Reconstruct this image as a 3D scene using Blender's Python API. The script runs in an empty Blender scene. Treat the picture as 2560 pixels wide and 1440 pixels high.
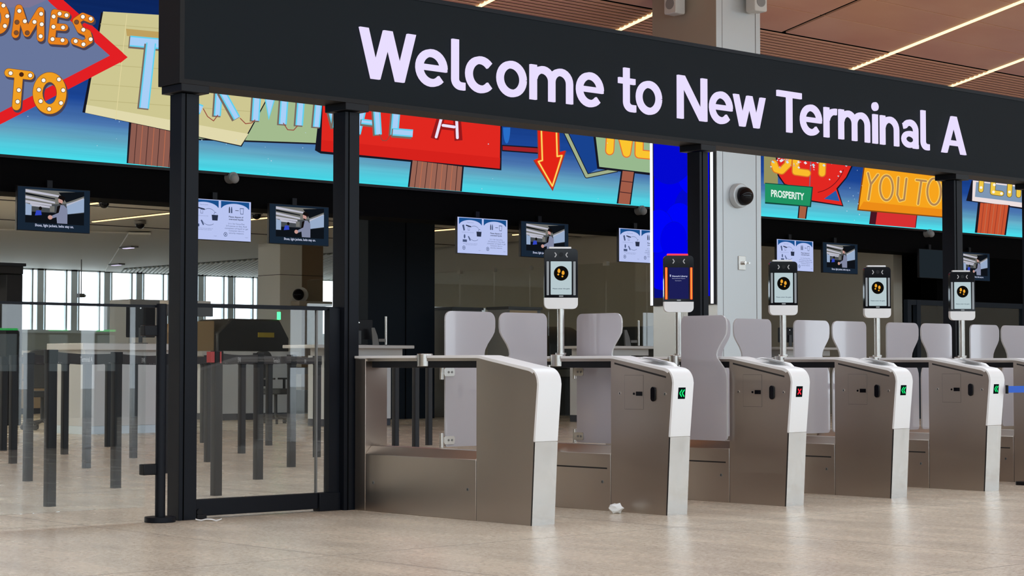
import bpy, bmesh, math, random
from mathutils import Vector
random.seed(7)
SC = bpy.context.scene
COL = SC.collection

# ------------------------------------------------------------------ camera, sky, light, exposure
FOC, YAW, PITCH, EYE = 4753.44, 0.7368289, 0.0415476, 1.0
cam_d = bpy.data.cameras.new('camera'); cam = bpy.data.objects.new('camera', cam_d); COL.objects.link(cam)
cam_d.sensor_width = 36.0; cam_d.lens = FOC / 2560 * 36.0; cam_d.clip_start = 0.05; cam_d.clip_end = 500
cam.location = (0, 0, EYE); cam.rotation_euler = (math.pi / 2 + PITCH, 0, -YAW)
SC.camera = cam
SC.view_settings.view_transform = 'Standard'; SC.view_settings.look = 'None'
SC.view_settings.exposure = 0.0; SC.view_settings.gamma = 1.0; SC.view_settings.use_curve_mapping = False
W = bpy.data.worlds.new('sky'); SC.world = W; W.use_nodes = True
bg = W.node_tree.nodes['Background']; bg.inputs[0].default_value = (0.80, 0.91, 1.0, 1); bg.inputs[1].default_value = 3.7

def portal(name, loc, rot, sx, sy):
    d = bpy.data.lights.new(name, 'AREA'); d.shape = 'RECTANGLE'; d.size = sx; d.size_y = sy; d.cycles.is_portal = True
    o = bpy.data.objects.new(name, d); o.location = loc; o.rotation_euler = rot; COL.objects.link(o)
portal('added_daylight_front', (15, -12.2, 4.6), (math.pi / 2, 0, math.pi), 90, 9.2)  # guides daylight through the added front, out of view
portal('added_skylight_one', (15, -4.5, 12.55), (.203 * -1, 0, 0), 90, 7.1)  # skylight added overhead to brighten the hall, out of view
portal('added_skylight_two', (15, 12.3, 9.1), (.203 * -1, 0, 0), 90, 3.6)  # second added skylight, above the queue
portal('daylight_back', (30, 55.9, 3.2), (math.pi / 2, 0, 0), 70, 2.2)

# ------------------------------------------------------------------ materials
MATS = {}
def lin(c):
    return tuple((x / 255 / 12.92 if x / 255 <= .04045 else ((x / 255 + .055) / 1.055) ** 2.4) for x in c)
def mat(name, col, rough=.5, metal=0.0, spec=.5, **k):
    m = bpy.data.materials.new(name); m.use_nodes = True; b = m.node_tree.nodes['Principled BSDF']
    b.inputs['Base Color'].default_value = (*col, 1); b.inputs['Roughness'].default_value = rough
    b.inputs['Metallic'].default_value = metal; b.inputs['Specular IOR Level'].default_value = spec
    MATS[name] = m; return m, m.node_tree, b
def emit(name, rgb, s=1.0):
    m = bpy.data.materials.new(name); m.use_nodes = True; nt = m.node_tree; nt.nodes.clear()
    e = nt.nodes.new('ShaderNodeEmission'); o = nt.nodes.new('ShaderNodeOutputMaterial')
    e.inputs[0].default_value = (*lin(rgb), 1); e.inputs[1].default_value = s
    nt.links.new(e.outputs[0], o.inputs[0]); MATS[name] = m; return m
def noise(nt, scale, detail=3, rough=.6, stretch=None, coord='Object'):
    tc = nt.nodes.new('ShaderNodeTexCoord'); n = nt.nodes.new('ShaderNodeTexNoise')
    n.inputs['Scale'].default_value = scale; n.inputs['Detail'].default_value = detail; n.inputs['Roughness'].default_value = rough
    if stretch:
        mp = nt.nodes.new('ShaderNodeMapping'); mp.inputs['Scale'].default_value = stretch
        nt.links.new(tc.outputs[coord], mp.inputs[0]); nt.links.new(mp.outputs[0], n.inputs[0])
    else: nt.links.new(tc.outputs[coord], n.inputs[0])
    return n
def ramp(nt, src, stops):
    r = nt.nodes.new('ShaderNodeValToRGB'); nt.links.new(src, r.inputs[0]); e = r.color_ramp.elements
    while len(e) < len(stops): e.new(.5)
    for q, (p, c) in zip(e, stops): q.position = p; q.color = (*c, 1) if len(c) == 3 else c
    return r
def bump(nt, b, src, strength, dist):
    bp = nt.nodes.new('ShaderNodeBump'); bp.inputs['Strength'].default_value = strength; bp.inputs['Distance'].default_value = dist
    nt.links.new(src, bp.inputs['Height']); nt.links.new(bp.outputs[0], b.inputs['Normal'])

m, nt, b = mat('terrazzo', (.40, .34, .28), .2, 0, .42)
n1 = noise(nt, 34, 5, .85); n2 = noise(nt, 3.0, 4, .6, (1, .35, 1))
r1 = ramp(nt, n1.outputs[0], [(.33, (.24, .185, .13)), (.44, (.57, .48, .375)), (.56, (.69, .59, .47)), (.70, (.88, .78, .64))])
r2 = ramp(nt, n2.outputs[0], [(.3, (.86, .86, .87)), (.7, (1.06, 1.05, 1.03))])
mx = nt.nodes.new('ShaderNodeMix'); mx.data_type = 'RGBA'; mx.blend_type = 'MULTIPLY'; mx.inputs[0].default_value = 1
nt.links.new(r1.outputs[0], mx.inputs[6]); nt.links.new(r2.outputs[0], mx.inputs[7]); nt.links.new(mx.outputs[2], b.inputs['Base Color'])
r3 = ramp(nt, n2.outputs[0], [(.2, (.20,) * 3), (.8, (.32,) * 3)]); nt.links.new(r3.outputs[0], b.inputs['Roughness'])

m, nt, b = mat('brushed_steel', (.50, .44, .385), .33, 1)
n = noise(nt, 3.2, 1, .4, (1, 1, .12))
bump(nt, b, n.outputs[0], .10, .05)
m, nt, b = mat('polished_steel', (.58, .57, .55), .15, 1)
n = noise(nt, 5, 1, .5, (1, 1, .5)); bump(nt, b, n.outputs[0], .3, .06)
mat('pole_steel', (.62, .60, .57), .25, 1)
mat('white_cap', (.80, .79, .79), .38)
mat('black_frame', (.0045, .006, .010), .45, 0, .18)
mat('sign_face', (.0085, .012, .0155), .6, 0, .10)
mat('sign_edge', (.009, .0085, .009), .5, 0, .2)
mat('black_plastic', (.006, .006, .008), .4, 0, .2)
mat('black_gloss', (.003, .003, .005), .08, 0, .22)
mat('stanchion_black', (.012, .013, .016), .5, 0, .3)
mat('belt_black', (.010, .010, .013), .8)
mat('bulkhead_black', (.0016, .0016, .002), .8, 0, .05)
mat('pier_navy', (.006, .011, .018), .55, 0, .15)
mat('void_black', (.001, .001, .001), .9, 0, .03)
mat('dark_slot', (.006, .005, .005), .6)
mat('grey_seam', (.12, .11, .10), .6)
mat('wall_tan', (.37, .345, .285), .6)
mat('wall_pale', (.52, .54, .50), .7)
mat('hall_white', (.80, .79, .73), .6)
mat('panel_white', (.60, .61, .62), .45)
mat('panel_tan', (.34, .26, .18), .5)
mat('counter_white', (.62, .60, .58), .4)
mat('kick_blue', (.62, .72, .80), .4)
mat('kick_dark', (.03, .035, .05), .5)
mat('hood_tan', (.50, .36, .21), .45)
mat('machine_dark', (.035, .037, .04), .4)
mat('machine_grey', (.17, .17, .165), .5)
mat('chair_grey', (.06, .065, .07), .8)
mat('facade_dark', (.05, .048, .045), .5)
mat('yellow_label', (.55, .42, .05), .5)
mat('orange_plastic', (.75, .12, .03), .5)
mat('belt_blue', (.01, .10, .55), .6)
mat('belt_red', (.45, .05, .05), .6)
mat('paper_white', (.85, .85, .84), .7)
mat('speaker_white', (.62, .62, .60), .5)
mat('speaker_grey', (.25, .25, .25), .7)
mat('beige_housing', (.40, .36, .30), .5)
mat('text_grey', (.35, .35, .36), .6)
mat('outside_ground', (.5, .5, .48), .8)
mat('column_paint', (.58, .62, .645), .34, .5)
mat('column_tan_shade', (.36, .31, .25), .5)
mat('mullion_pale', (.80, .86, .88), .4)
mat('baffle_gap', (.13, .15, .125), .7)
mat('brown_panel', (.24, .165, .10), .5)
mat('floor_joint', (.20, .17, .14), .5)
m, nt, b = mat('wood_ceiling', (.32, .16, .10), .38)
n = noise(nt, 1.1, 3, .5, (.4, 1, 1)); r = ramp(nt, n.outputs[0], [(.3, (.72, .35, .21)), (.7, (.80, .45, .28))]); nt.links.new(r.outputs[0], b.inputs['Base Color'])
mat('wood_slat', (.72, .36, .22), .45)

def glass(name, tint=(.97, .985, .98), f0=.05):
    m = bpy.data.materials.new(name); m.use_nodes = True; nt = m.node_tree; nt.nodes.clear(); L = nt.links.new
    N = nt.nodes.new; o = N('ShaderNodeOutputMaterial'); tr = N('ShaderNodeBsdfTransparent'); gl = N('ShaderNodeBsdfGlossy'); mx = N('ShaderNodeMixShader')
    tr.inputs[0].default_value = (*tint, 1); gl.inputs['Roughness'].default_value = .0
    g = N('ShaderNodeNewGeometry'); d = N('ShaderNodeVectorMath'); d.operation = 'DOT_PRODUCT'
    L(g.outputs['Normal'], d.inputs[0]); L(g.outputs['Incoming'], d.inputs[1])
    a = N('ShaderNodeMath'); a.operation = 'ABSOLUTE'; L(d.outputs['Value'], a.inputs[0])
    s = N('ShaderNodeMath'); s.operation = 'SUBTRACT'; s.inputs[0].default_value = 1; L(a.outputs[0], s.inputs[1])
    p = N('ShaderNodeMath'); p.operation = 'POWER'; p.inputs[1].default_value = 5; L(s.outputs[0], p.inputs[0])
    q = N('ShaderNodeMath'); q.operation = 'MULTIPLY_ADD'; q.inputs[1].default_value = 1 - f0; q.inputs[2].default_value = f0; L(p.outputs[0], q.inputs[0])
    L(q.outputs[0], mx.inputs[0]); L(tr.outputs[0], mx.inputs[1]); L(gl.outputs[0], mx.inputs[2]); L(mx.outputs[0], o.inputs[0])
    MATS[name] = m; return m
glass('clear_glass'); glass('window_glass', (.98, .99, 1), .03); glass('partition_glass', (.95, .96, .94), .06)
def frosted(name, col, mixv):
    m, nt, b = mat(name, col, .07); b.inputs['Coat Weight'].default_value = 1.0; b.inputs['Specular IOR Level'].default_value = .8; b.inputs['Coat Roughness'].default_value = .02
    o = nt.nodes['Material Output']; t = nt.nodes.new('ShaderNodeBsdfTranslucent'); t.inputs[0].default_value = (*col, 1)
    mx = nt.nodes.new('ShaderNodeMixShader'); mx.inputs[0].default_value = mixv
    nt.links.new(b.outputs[0], mx.inputs[1]); nt.links.new(t.outputs[0], mx.inputs[2]); nt.links.new(mx.outputs[0], o.inputs[0])
frosted('frosted_flap', (.62, .59, .625), .35)
frosted('flap_edge', (.80, .80, .80), .5)

emit('letter_light', (233, 222, 255), 1.0)
emit('lamp_warm', (255, 222, 160), 2.2)
emit('lamp_hall', (255, 205, 140), 2.5); emit('hall_fill_light', (250, 247, 235), 150)
emit('led_strip', (235, 240, 255), 1.6)
emit('screen_pale', (182, 200, 205), 1.0); emit('screen_lav', (188, 200, 245), .95)
emit('icon_black', (14, 12, 10)); emit('icon_foot', (235, 165, 50)); emit('bar_grey', (150, 155, 160), .9); emit('chevron_grey', (170, 170, 172))
emit('text_screen', (95, 110, 120)); emit('bar_red', (255, 70, 35), 2.0); emit('bar_red_core', (255, 150, 60), 1.3); emit('screen_navy', (28, 30, 85))
emit('text_pale', (190, 195, 225)); emit('led_green', (20, 235, 120), 1.2); emit('led_red', (255, 40, 60), 1.2); emit('status_dark', (8, 18, 18))
emit('kiosk_green', (50, 200, 95), 6.0); emit('top_red', (255, 60, 80), 1.4)

# ------------------------------------------------------------------ mesh helper
ORG = {}
class MB:
    def __init__(s): s.v = []; s.f = []; s.fm = []; s.ms = []
    def mi(s, m):
        if m not in s.ms: s.ms.append(m)
        return s.ms.index(m)
    def face(s, pts, m):
        i = len(s.v); s.v += [tuple(p) for p in pts]; s.f.append(tuple(range(i, i + len(pts)))); s.fm.append(s.mi(m))
    def mesh(s, V, F, m):
        i = len(s.v); s.v += [tuple(p) for p in V]; k = s.mi(m)
        for f in F: s.f.append(tuple(i + a for a in f)); s.fm.append(k)
    def box(s, x0, x1, y0, y1, z0, z1, m):
        V = [(x, y, z) for z in (z0, z1) for y in (y0, y1) for x in (x0, x1)]
        s.mesh(V, [(0, 2, 3, 1), (4, 5, 7, 6), (0, 1, 5, 4), (2, 6, 7, 3), (0, 4, 6, 2), (1, 3, 7, 5)], m)
    def prism(s, poly, f, a, b, m):
        n = len(poly); V = [f(p, a) for p in poly] + [f(p, b) for p in poly]
        F = [tuple(range(n))[::-1], tuple(range(n, 2 * n))] + [(i, (i + 1) % n, n + (i + 1) % n, n + i) for i in range(n)]
        s.mesh(V, F, m)
    def cyl(s, p0, p1, r, m, n=20, r1=None, caps=True):
        p0, p1 = Vector(p0), Vector(p1); d = (p1 - p0).normalized(); r1 = r if r1 is None else r1
        u = d.orthogonal().normalized(); w = d.cross(u)
        c = [(math.cos(2 * math.pi * i / n), math.sin(2 * math.pi * i / n)) for i in range(n)]
        V = [p0 + r * (u * a + w * b_) for a, b_ in c] + [p1 + r1 * (u * a + w * b_) for a, b_ in c]
        F = [(i, (i + 1) % n, n + (i + 1) % n, n + i) for i in range(n)]
        if caps: F += [tuple(range(n))[::-1], tuple(range(n, 2 * n))]
        s.mesh(V, F, m)
    def ball(s, c, r, m, sc=(1, 1, 1), n=16, k=10):
        V = []; F = []
        for j in range(k + 1):
            t = math.pi * j / k
            for i in range(n):
                a = 2 * math.pi * i / n; V.append((c[0] + r * sc[0] * math.sin(t) * math.cos(a), c[1] + r * sc[1] * math.sin(t) * math.sin(a), c[2] + r * sc[2] * math.cos(t)))
        for j in range(k):
            for i in range(n): F.append((j * n + i, (j + 1) * n + i, (j + 1) * n + (i + 1) % n, j * n + (i + 1) % n))
        s.mesh(V, F, m)
    def build(s, name, parent=None, bev=0, local=False):
        org = Vector((0, 0, 0)) if (local or parent is None) else ORG[parent.name]
        me = bpy.data.meshes.new(name); me.from_pydata([tuple(Vector(p) - org) for p in s.v], [], s.f)
        for m_ in s.ms: me.materials.append(MATS[m_])
        me.polygons.foreach_set('material_index', s.fm)
        bm = bmesh.new(); bm.from_mesh(me)
        bmesh.ops.remove_doubles(bm, verts=bm.verts, dist=1e-5)
        bm.to_mesh(me); bm.free()
        me.polygons.foreach_set('use_smooth', [True] * len(me.polygons)); me.set_sharp_from_angle(angle=.6)
        o = bpy.data.objects.new(name, me); COL.objects.link(o)
        if parent: o.parent = parent
        ORG[o.name] = org
        if bev:
            md = o.modifiers.new('bevel', 'BEVEL'); md.width = bev; md.segments = 2; md.limit_method = 'ANGLE'; md.angle_limit = .7
        return o
XZ = lambda p, y: (p[0], y, p[1])
YZ = lambda p, x: (x, p[0], p[1])
XY = lambda p, z: (p[0], p[1], z)
def tag(o, label=None, cat=None, group=None, kind=None):
    if label: o['label'] = label
    if cat: o['category'] = cat
    if group: o['group'] = group
    if kind: o['kind'] = kind
    return o
def thing(name, label, cat, loc=(0, 0, 0), rz=0, group=None):
    o = bpy.data.objects.new(name, None); o.empty_display_size = .1; COL.objects.link(o)
    o.location = loc; o.rotation_euler = (0, 0, rz); ORG[o.name] = Vector(loc)
    return tag(o, label, cat, group)
def struct(name, mb, bev=0, label=None):
    o = mb.build(name, None, bev); o['kind'] = 'structure'
    if label: o['label'] = label
    return o
def rrect(x0, x1, y0, y1, r, n=5):
    rr = r if isinstance(r, (list, tuple)) else (r,) * 4; P = []
    for (cx, cy, a), q in zip(((x0, y0, 180), (x1, y0, 270), (x1, y1, 0), (x0, y1, 90)), rr):
        q = max(q, 1e-4); sx = 1 if cx == x0 else -1; sy = 1 if cy == y0 else -1
        for i in range(n + 1):
            t = math.radians(a + 90 * i / n); P.append((cx + sx * q + q * math.cos(t), cy + sy * q + q * math.sin(t)))
    return P
def circle(cx, cy, rx, ry=None, n=28): 
    ry = rx if ry is None else ry
    return [(cx + rx * math.cos(2 * math.pi * i / n), cy + ry * math.sin(2 * math.pi * i / n)) for i in range(n)]
TC = {}
def text2d(s, bold=0.0):
    k = (s, bold)
    if k in TC: return TC[k]
    c = bpy.data.curves.new('t', 'FONT'); c.body = s; c.offset = bold; c.resolution_u = 4; c.size = 1
    o = bpy.data.objects.new('t', c); COL.objects.link(o)
    dg = bpy.context.evaluated_depsgraph_get(); me = bpy.data.meshes.new_from_object(o.evaluated_get(dg))
    V = [(v.co.x, v.co.y) for v in me.vertices]; F = [tuple(p.vertices) for p in me.polygons]
    bpy.data.objects.remove(o); bpy.data.curves.remove(c); bpy.data.meshes.remove(me)
    TC[k] = (V, F); return TC[k]
def put_text(mb, s, x0, x1, z0, hcap, f, m, bold=0.0, thick=0):
    """text stretched from x0 to x1, baseline z0, capital height hcap; f maps (u, v, depth) to 3D"""
    V, F = text2d(s, bold); a = min(v[0] for v in V); b_ = max(v[0] for v in V); sx = (x1 - x0) / (b_ - a); sz = hcap / (.729 + bold)
    P = [(x0 + (v[0] - a) * sx, z0 + v[1] * sz) for v in V]
    if not thick: mb.mesh([f(u, v, 0) for u, v in P], F, m); return
    n = len(P); cnt = {}
    for q in F:
        for i in range(len(q)):
            e = (q[i], q[(i + 1) % len(q)]); cnt[e] = cnt.get(e, 0) + 1
    side = [(e[1], e[0], n + e[0], n + e[1]) for e in cnt if (e[1], e[0]) not in cnt]
    mb.mesh([f(u, v, 0) for u, v in P] + [f(u, v, thick) for u, v in P], [q for q in F] + [tuple(n + i for i in q[::-1]) for q in F] + side, m)
_ct, _st, _cp, _sp = math.cos(YAW), math.sin(YAW), math.cos(PITCH), math.sin(PITCH)
def sight(px, py):
    a, c = (px - 1280) / FOC, -(py - 720) / FOC
    return (_st * _cp + _ct * a - _st * _sp * c, _ct * _cp - _st * a - _ct * _sp * c, _sp + _cp * c)
def on_y(px, py, Y):
    d = sight(px, py); t = Y / d[1]; return (t * d[0], EYE + t * d[2])

# ------------------------------------------------------------------ the setting
LY = 23.3                                   # plane of the big LED wall
mb = MB(); mb.box(-30, 60, -12, 56, -.2, 0, 'terrazzo'); 
for k in range(24): mb.box(-30, 60, -8.05 + k * 2.7, -8.044 + k * 2.7, 0, .0004, 'floor_joint')
for k in range(32): mb.box(-29 + k * 2.7, -28.994 + k * 2.7, -12, 55, 0, .0004, 'floor_joint')
struct('floor', mb, label='pale beige speckled terrazzo floor')
mb = MB(); mb.box(-30, 60, -60, -12.02, -.25, -.04, 'outside_ground'); mb.box(-40, 90, 56.02, 140, -.25, -.04, 'outside_ground'); struct('exterior_ground', mb)
def cz(y): return 11.5 - .206 * y           # sloping front ceiling
mb = MB()
y0, y1 = -12.2, 21.85; nx = list(range(-30, 61, 90))
# panels with open joints
ys = [21.85 - .9 * i for i in range(38)]
seams_x = [-30] + [x + .0 for x in (0.8, 4.0, 7.2, 10.4, 13.6, 16.8, 20.0, 23.2, 26.4, 29.65, 32.95, 36.2, 39.4)] + [60]
for i in range(len(ys) - 1):
    a, b_ = ys[i + 1] + .012, ys[i] - .012
    if -8 < (a + b_) / 2 < -1 or 10.5 < (a + b_) / 2 < 14.1: continue     # openings for the added skylights, out of view
    for x0, x1 in zip(seams_x[:-1], seams_x[1:]):
        x0 += .06; x1 -= .06
        mb.mesh([(x0, a, cz(a)), (x1, a, cz(a)), (x1, b_, cz(b_)), (x0, b_, cz(b_)), (x0, a, cz(a) + .03), (x1, a, cz(a) + .03), (x1, b_, cz(b_) + .03), (x0, b_, cz(b_) + .03)],
                [(0, 3, 2, 1), (4, 5, 6, 7), (0, 1, 5, 4), (1, 2, 6, 5), (2, 3, 7, 6), (3, 0, 4, 7)], 'wood_ceiling')
for k in range(14):                          # open slats next to the LED wall
    a = 21.93 + k * .108; b_ = a + .050
    mb.mesh([(-30, a, cz(a)), (60, a, cz(a)), (60, b_, cz(b_)), (-30, b_, cz(b_)), (-30, a, cz(a) + .02), (60, a, cz(a) + .02), (60, b_, cz(b_) + .02), (-30, b_, cz(b_) + .02)],
            [(0, 3, 2, 1), (4, 5, 6, 7), (0, 1, 5, 4), (1, 2, 6, 5), (2, 3, 7, 6), (3, 0, 4, 7)], 'wood_slat')
for a, b_ in ((-12.2, -8.0), (-1.0, 10.5), (14.1, 24.2)): mb.mesh([(-30, a, cz(a) + .35), (60, a, cz(a) + .35), (60, b_, cz(b_) + .35), (-30, b_, cz(b_) + .35)], [(0, 3, 2, 1)], 'void_black')
struct('ceiling', mb, label='sloping terracotta panel ceiling with open slats')
def ceiling_lamp(x, a, b_, label):
    d = .03; t = thing('ceiling_light', label, 'ceiling light', (x, (a + b_) / 2, cz((a + b_) / 2)), 0, 'linear lights in the terracotta ceiling')
    m1 = MB(); m2 = MB()
    for mbq, w, e, mm in ((m1, .04, .035, 'black_frame'), (m2, .026, -.012, 'lamp_warm')):
        mbq.mesh([(x - w, a, cz(a) + e - .012), (x + w, a, cz(a) + e - .012), (x + w, b_, cz(b_) + e - .012), (x - w, b_, cz(b_) + e - .012), (x - w, a, cz(a) + e + .03), (x + w, a, cz(a) + e + .03), (x + w, b_, cz(b_) + e + .03), (x - w, b_, cz(b_) + e + .03)],
                 [(0, 3, 2, 1), (4, 5, 6, 7), (0, 1, 5, 4), (1, 2, 6, 5), (2, 3, 7, 6), (3, 0, 4, 7)], mm)
    m1.build('housing', t); m2.build('diffuser', t)
ceiling_lamp(20.0, 17.0, 23.05, 'short lit ceiling strip peeking over the sign above the letter o')
ceiling_lamp(23.2, 17.0, 23.0, 'bright linear ceiling strip ending beside the steel column')
ceiling_lamp(26.4, 12.0, 19.9, 'lit end of the mostly dark ceiling slot right of the column')
ceiling_lamp(29.65, 8.0, 23.1, 'long warm linear ceiling strip running up to the top right corner')
ceiling_lamp(32.95, 8.0, 23.1, 'linear warm ceiling strip at the far right edge over the slats')
# walls of the front hall and an added unseen glazed front for daylight
mb = MB(); mb.box(-30.3, -30, -12.2, 56, 0, 15, 'wall_tan'); struct('wall_left', mb)
mb = MB(); mb.box(60, 60.3, -12.2, 56, 0, 15, 'wall_tan'); struct('wall_right', mb)
mb = MB()
mb.box(-30, 60, -12.4, -12.1, 2.45, 3.3, 'facade_dark'); mb.box(-30, 60, -12.4, -12.1, 8.8, 15, 'wall_pale')
for i in range(31): x = -30 + i * 3; mb.box(x - .12, x + .12, -12.4, -12.1, 3.3, 9, 'facade_dark')
doors = [(-24, -21), (-14, -11), (-4, -1), (6, 9), (17.2, 17.9), (18.9, 19.65), (20.0, 20.3), (24.0, 24.6), (26.9, 27.6), (28.4, 28.6), (28.75, 29.05), (33, 34.2), (39.5, 41.6), (46, 48), (53, 55)]  # openings spaced to mirror as bright patches in the glass
e = -30
for a, b_ in doors + [(60, 60)]: mb.box(e, a, -12.4, -12.1, 0, 2.5, 'facade_dark'); e = b_
struct('wall_front_added', mb)
# bulkhead that carries the LED wall, and the black wall on the far right
mb = MB(); mb.box(-30, 60, LY + .08, LY + .75, 3.35, 6.72, 'bulkhead_black'); struct('wall_bulkhead', mb, label='black bulkhead below and behind the big LED wall')
mb = MB(); mb.box(33.2, 60, LY + .1, LY + .5, 0, 3.35, 'void_black'); mb.box(-30, -12, LY + .1, LY + .5, 0, 3.35, 'void_black'); struct('wall_black', mb)
mb = MB(); mb.box(22.25, 23.9, 28.6, 29.6, 0, 4.2, 'pier_navy'); mb.box(23.16, 23.175, 28.588, 28.6, 0, 4.2, 'void_black'); struct('wall_pier', mb, label='dark navy panelled pier behind the first gate')
# back hall
mb = MB(); mb.box(-30, 60, 24.0, 55.6, 4.2, 4.4, 'hall_white')
for y in (26.5, 30, 33.43, 37.9): mb.box(-20, 32.6, y - .05, y + .05, 4.19, 4.2, 'dark_slot')
mb.prism([(-20, 56), (24, 39.3), (32.2, 55.5)], XY, 4.17, 4.2, 'hall_white')
mb.prism([(32.0, 42.4), (60, 42.4), (60, 55.4), (32.0, 55.4)], XY, 4.185, 4.2, 'baffle_gap')
for k in range(150):                         # white baffles that run diagonally
    x = 32.2 + k * .15; t_ = min((x - 32.0) / .473, 14.7); ex, ey = x - .473 * t_, 55.4 - .881 * t_
    mb.prism([(x, 55.4), (x + .08, 55.4), (ex + .08, ey), (ex, ey)], XY, 4.15, 4.185, 'hall_white')
struct('ceiling_back', mb, label='white panel ceiling of the security hall')
mb = MB(); mb.box(32.6, 32.9, LY + .76, 42.0, 0, 4.2, 'wall_tan'); mb.box(32.6, 60, 42.0, 42.3, 0, 4.2, 'wall_tan'); struct('wall_side', mb, label='plain tan wall behind the glass partition')
mb = MB(); mb.box(16, 60, 55.5, 55.9, 0, 2.15, 'wall_pale'); mb.box(-30, 16, 55.5, 55.9, 3.3, 4.3, 'wall_tan'); mb.box(-30, 16, 55.5, 55.9, 0, 1.7, 'wall_tan')
e = -30
for a, b_ in ((-12, -9.5), (-8.6, -6), (-4.5, -.5), (0, 1.2), (2.5, 6), (6.6, 7.4), (9, 12), (16, 16)): mb.box(e, a, 55.5, 55.9, 1.7, 3.3, 'wall_tan'); e = b_
struct('wall_window_sill', mb, label='pale wall below the bright window band')
mb = MB()
for i in range(36):
    x = 27.15 + (i - 9) * 1.215
    for dx, w in ((0, .06), (.28, .22), (.45, .05)): mb.box(x + dx - w / 2, x + dx + w / 2, 55.5, 55.5 + (.06 if w > .1 else .12), 2.15, 4.2, 'mullion_pale')
mb.box(16, 60, 55.5, 55.6, 4.12, 4.2, 'mullion_pale'); mb.box(16, 60, 55.45, 55.65, 2.1, 2.2, 'mullion_pale')
struct('window_1', mb, label='long bright window band with pale mullions')
mb = MB(); mb.box(16, 60, 55.7, 55.71, 2.15, 4.2, 'window_glass'); struct('window_pane', mb)
# square steel column in front of the LED wall
CX0, CX1, CY0, CY1 = 22.517, 23.583, 20.0, 21.39
mb = MB(); mb.box(CX0, CX1, CY0, CY1, 0, 7.38, 'column_paint'); mb.box(CX1 - .125, CX1 - .113, CY0 - .003, CY0, 0, 7.3, 'grey_seam'); mb.box(CX0 + .135, CX0 + .143, CY0 - .003, CY0, 0, 7.3, 'grey_seam')
mb.box(CX0 - .004, CX0, CY0, CY1, 5.3, 7.3, 'column_tan_shade'); struct('pillar', mb, .012, label='square brushed metal column behind the sign')  # tan tone of the shaded upper left face, laid on as colour
mb = MB(); mb.box(28.27, 28.96, 40.0, 40.98, 0, 4.2, 'hall_white'); mb.box(28.96, 29.64, 40.0, 40.98, 0, 4.2, 'brown_panel'); mb.box(28.265, 29.645, 39.995, 40.985, 3.36, 3.375, 'dark_slot')
struct('pillar_back', MB() if False else mb, .01, label='two-tone white and brown column in the security hall')

# lights and small devices on the back hall ceiling
def hall_lamp(x, a, b_, label, mm='lamp_hall'):
    t = thing('strip_light', label, 'ceiling light', (x, (a + b_) / 2, 4.2), 0, 'strip lights in the security hall')
    q = MB(); q.box(x - .03, x + .03, a, b_, 4.165, 4.183, mm); q.build('diffuser', t); q = MB(); q.box(x - .05, x + .05, a - .02, b_ + .02, 4.183, 4.188, 'black_frame'); q.build('housing', t)
hall_lamp(18.75, 29.6, 33.2, 'short warm strip light right of the first hanging monitor')
hall_lamp(21.1, 29.5, 36.9, 'long warm strip light crossing behind the first hanging monitor')
hall_lamp(23.3, 33.0, 37.2, 'warm strip light next to the far dome camera behind the glass fence')
hall_lamp(25.9, 29.0, 36.0, 'warm strip light seen between the first two hanging screens and glass door')
hall_lamp(28.4, 28.0, 34.6, 'warm strip light low beside the instruction screen over the tan wall')
hall_lamp(30.7, 27.0, 33.8, 'warm strip light nearest the tan wall behind the middle screens')
for k, x in enumerate((-9.2, -4.5, .2, 4.9, 9.6, 14.2)): hall_lamp(x, 28.0, 36.0, 'added fill strip farther left on the hall ceiling, out of the picture', 'hall_fill_light')  # unseen strips added to brighten the back hall
t = thing('ceiling_rail', 'white ceiling beam with two square recessed spotlights', 'ceiling light', (27.5, 47, 4.2))
q = MB(); dx, dy = 8.6, 15.9; x0, y0 = 23.3, 39.1
q.prism([(x0, y0), (x0 + .45, y0 - .25), (x0 + dx + .45, y0 + dy - .25), (x0 + dx, y0 + dy)], XY, 4.12, 4.17, 'hall_white'); q.build('beam', t)
for f in (.25, .72):
    q = MB(); x, y = x0 + dx * f + .22, y0 + dy * f; q.box(x - .1, x + .12, y - .3, y + .3, 4.08, 4.12, 'machine_grey'); sp = q.build('spotlight', t)
    q = MB(); q.box(x - .06, x + .06, y - .2, y + .2, 4.065, 4.08, 'letter_light'); q.build('lens', sp)
for x, y, lb in ((18.45, 31.86, 'small dome camera on the hall ceiling right of the first monitor'), (21.8, 36.1, 'small dome camera farther back on the hall ceiling'), (22.17, 32.2, 'dome camera hanging between two screens seen over the glass door')):
    t = thing('dome_camera', lb, 'camera', (x, y, 4.2), 0, 'dome cameras on the hall ceiling')
    q = MB(); q.cyl((x, y, 4.185), (x, y, 4.12), .13, 'machine_grey', 16); q.build('housing', t); q = MB(); q.ball((x, y, 4.11), .1, 'black_gloss'); q.build('dome', t)
t = thing('hanging_sensor', 'little grey sensor hanging on a thin rod before the windows', 'sensor', (28.22, 50, 4.2))
q = MB(); q.cyl((28.22, 50, 4.2), (28.22, 50, 3.15), .015, 'machine_grey', 8); q.build('rod', t)
q = MB(); q.box(28.12, 28.28, 49.9, 50.1, 3.05, 3.16, 'machine_grey'); q.cyl((28.28, 50, 3.1), (28.36, 50, 3.1), .04, 'mullion_pale', 10); q.build('housing', t)

# glass partition along the tan wall
t = thing('glass_partition', 'tall frameless glass partition with small clips before the tan wall', 'glass partition', (25.9, 28, 0))
for i in range(11):
    a = 24.6 + i * 1.08 - .9; q = MB(); q.box(25.89, 25.91, a, a + 1.06, .02, 3.0, 'partition_glass'); q.build('pane', t)
    if i < 10: q = MB(); q.box(25.86, 25.94, a + 1.02, a + 1.12, 2.95, 3.03, 'wall_tan'); q.build('clip', t)

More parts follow.
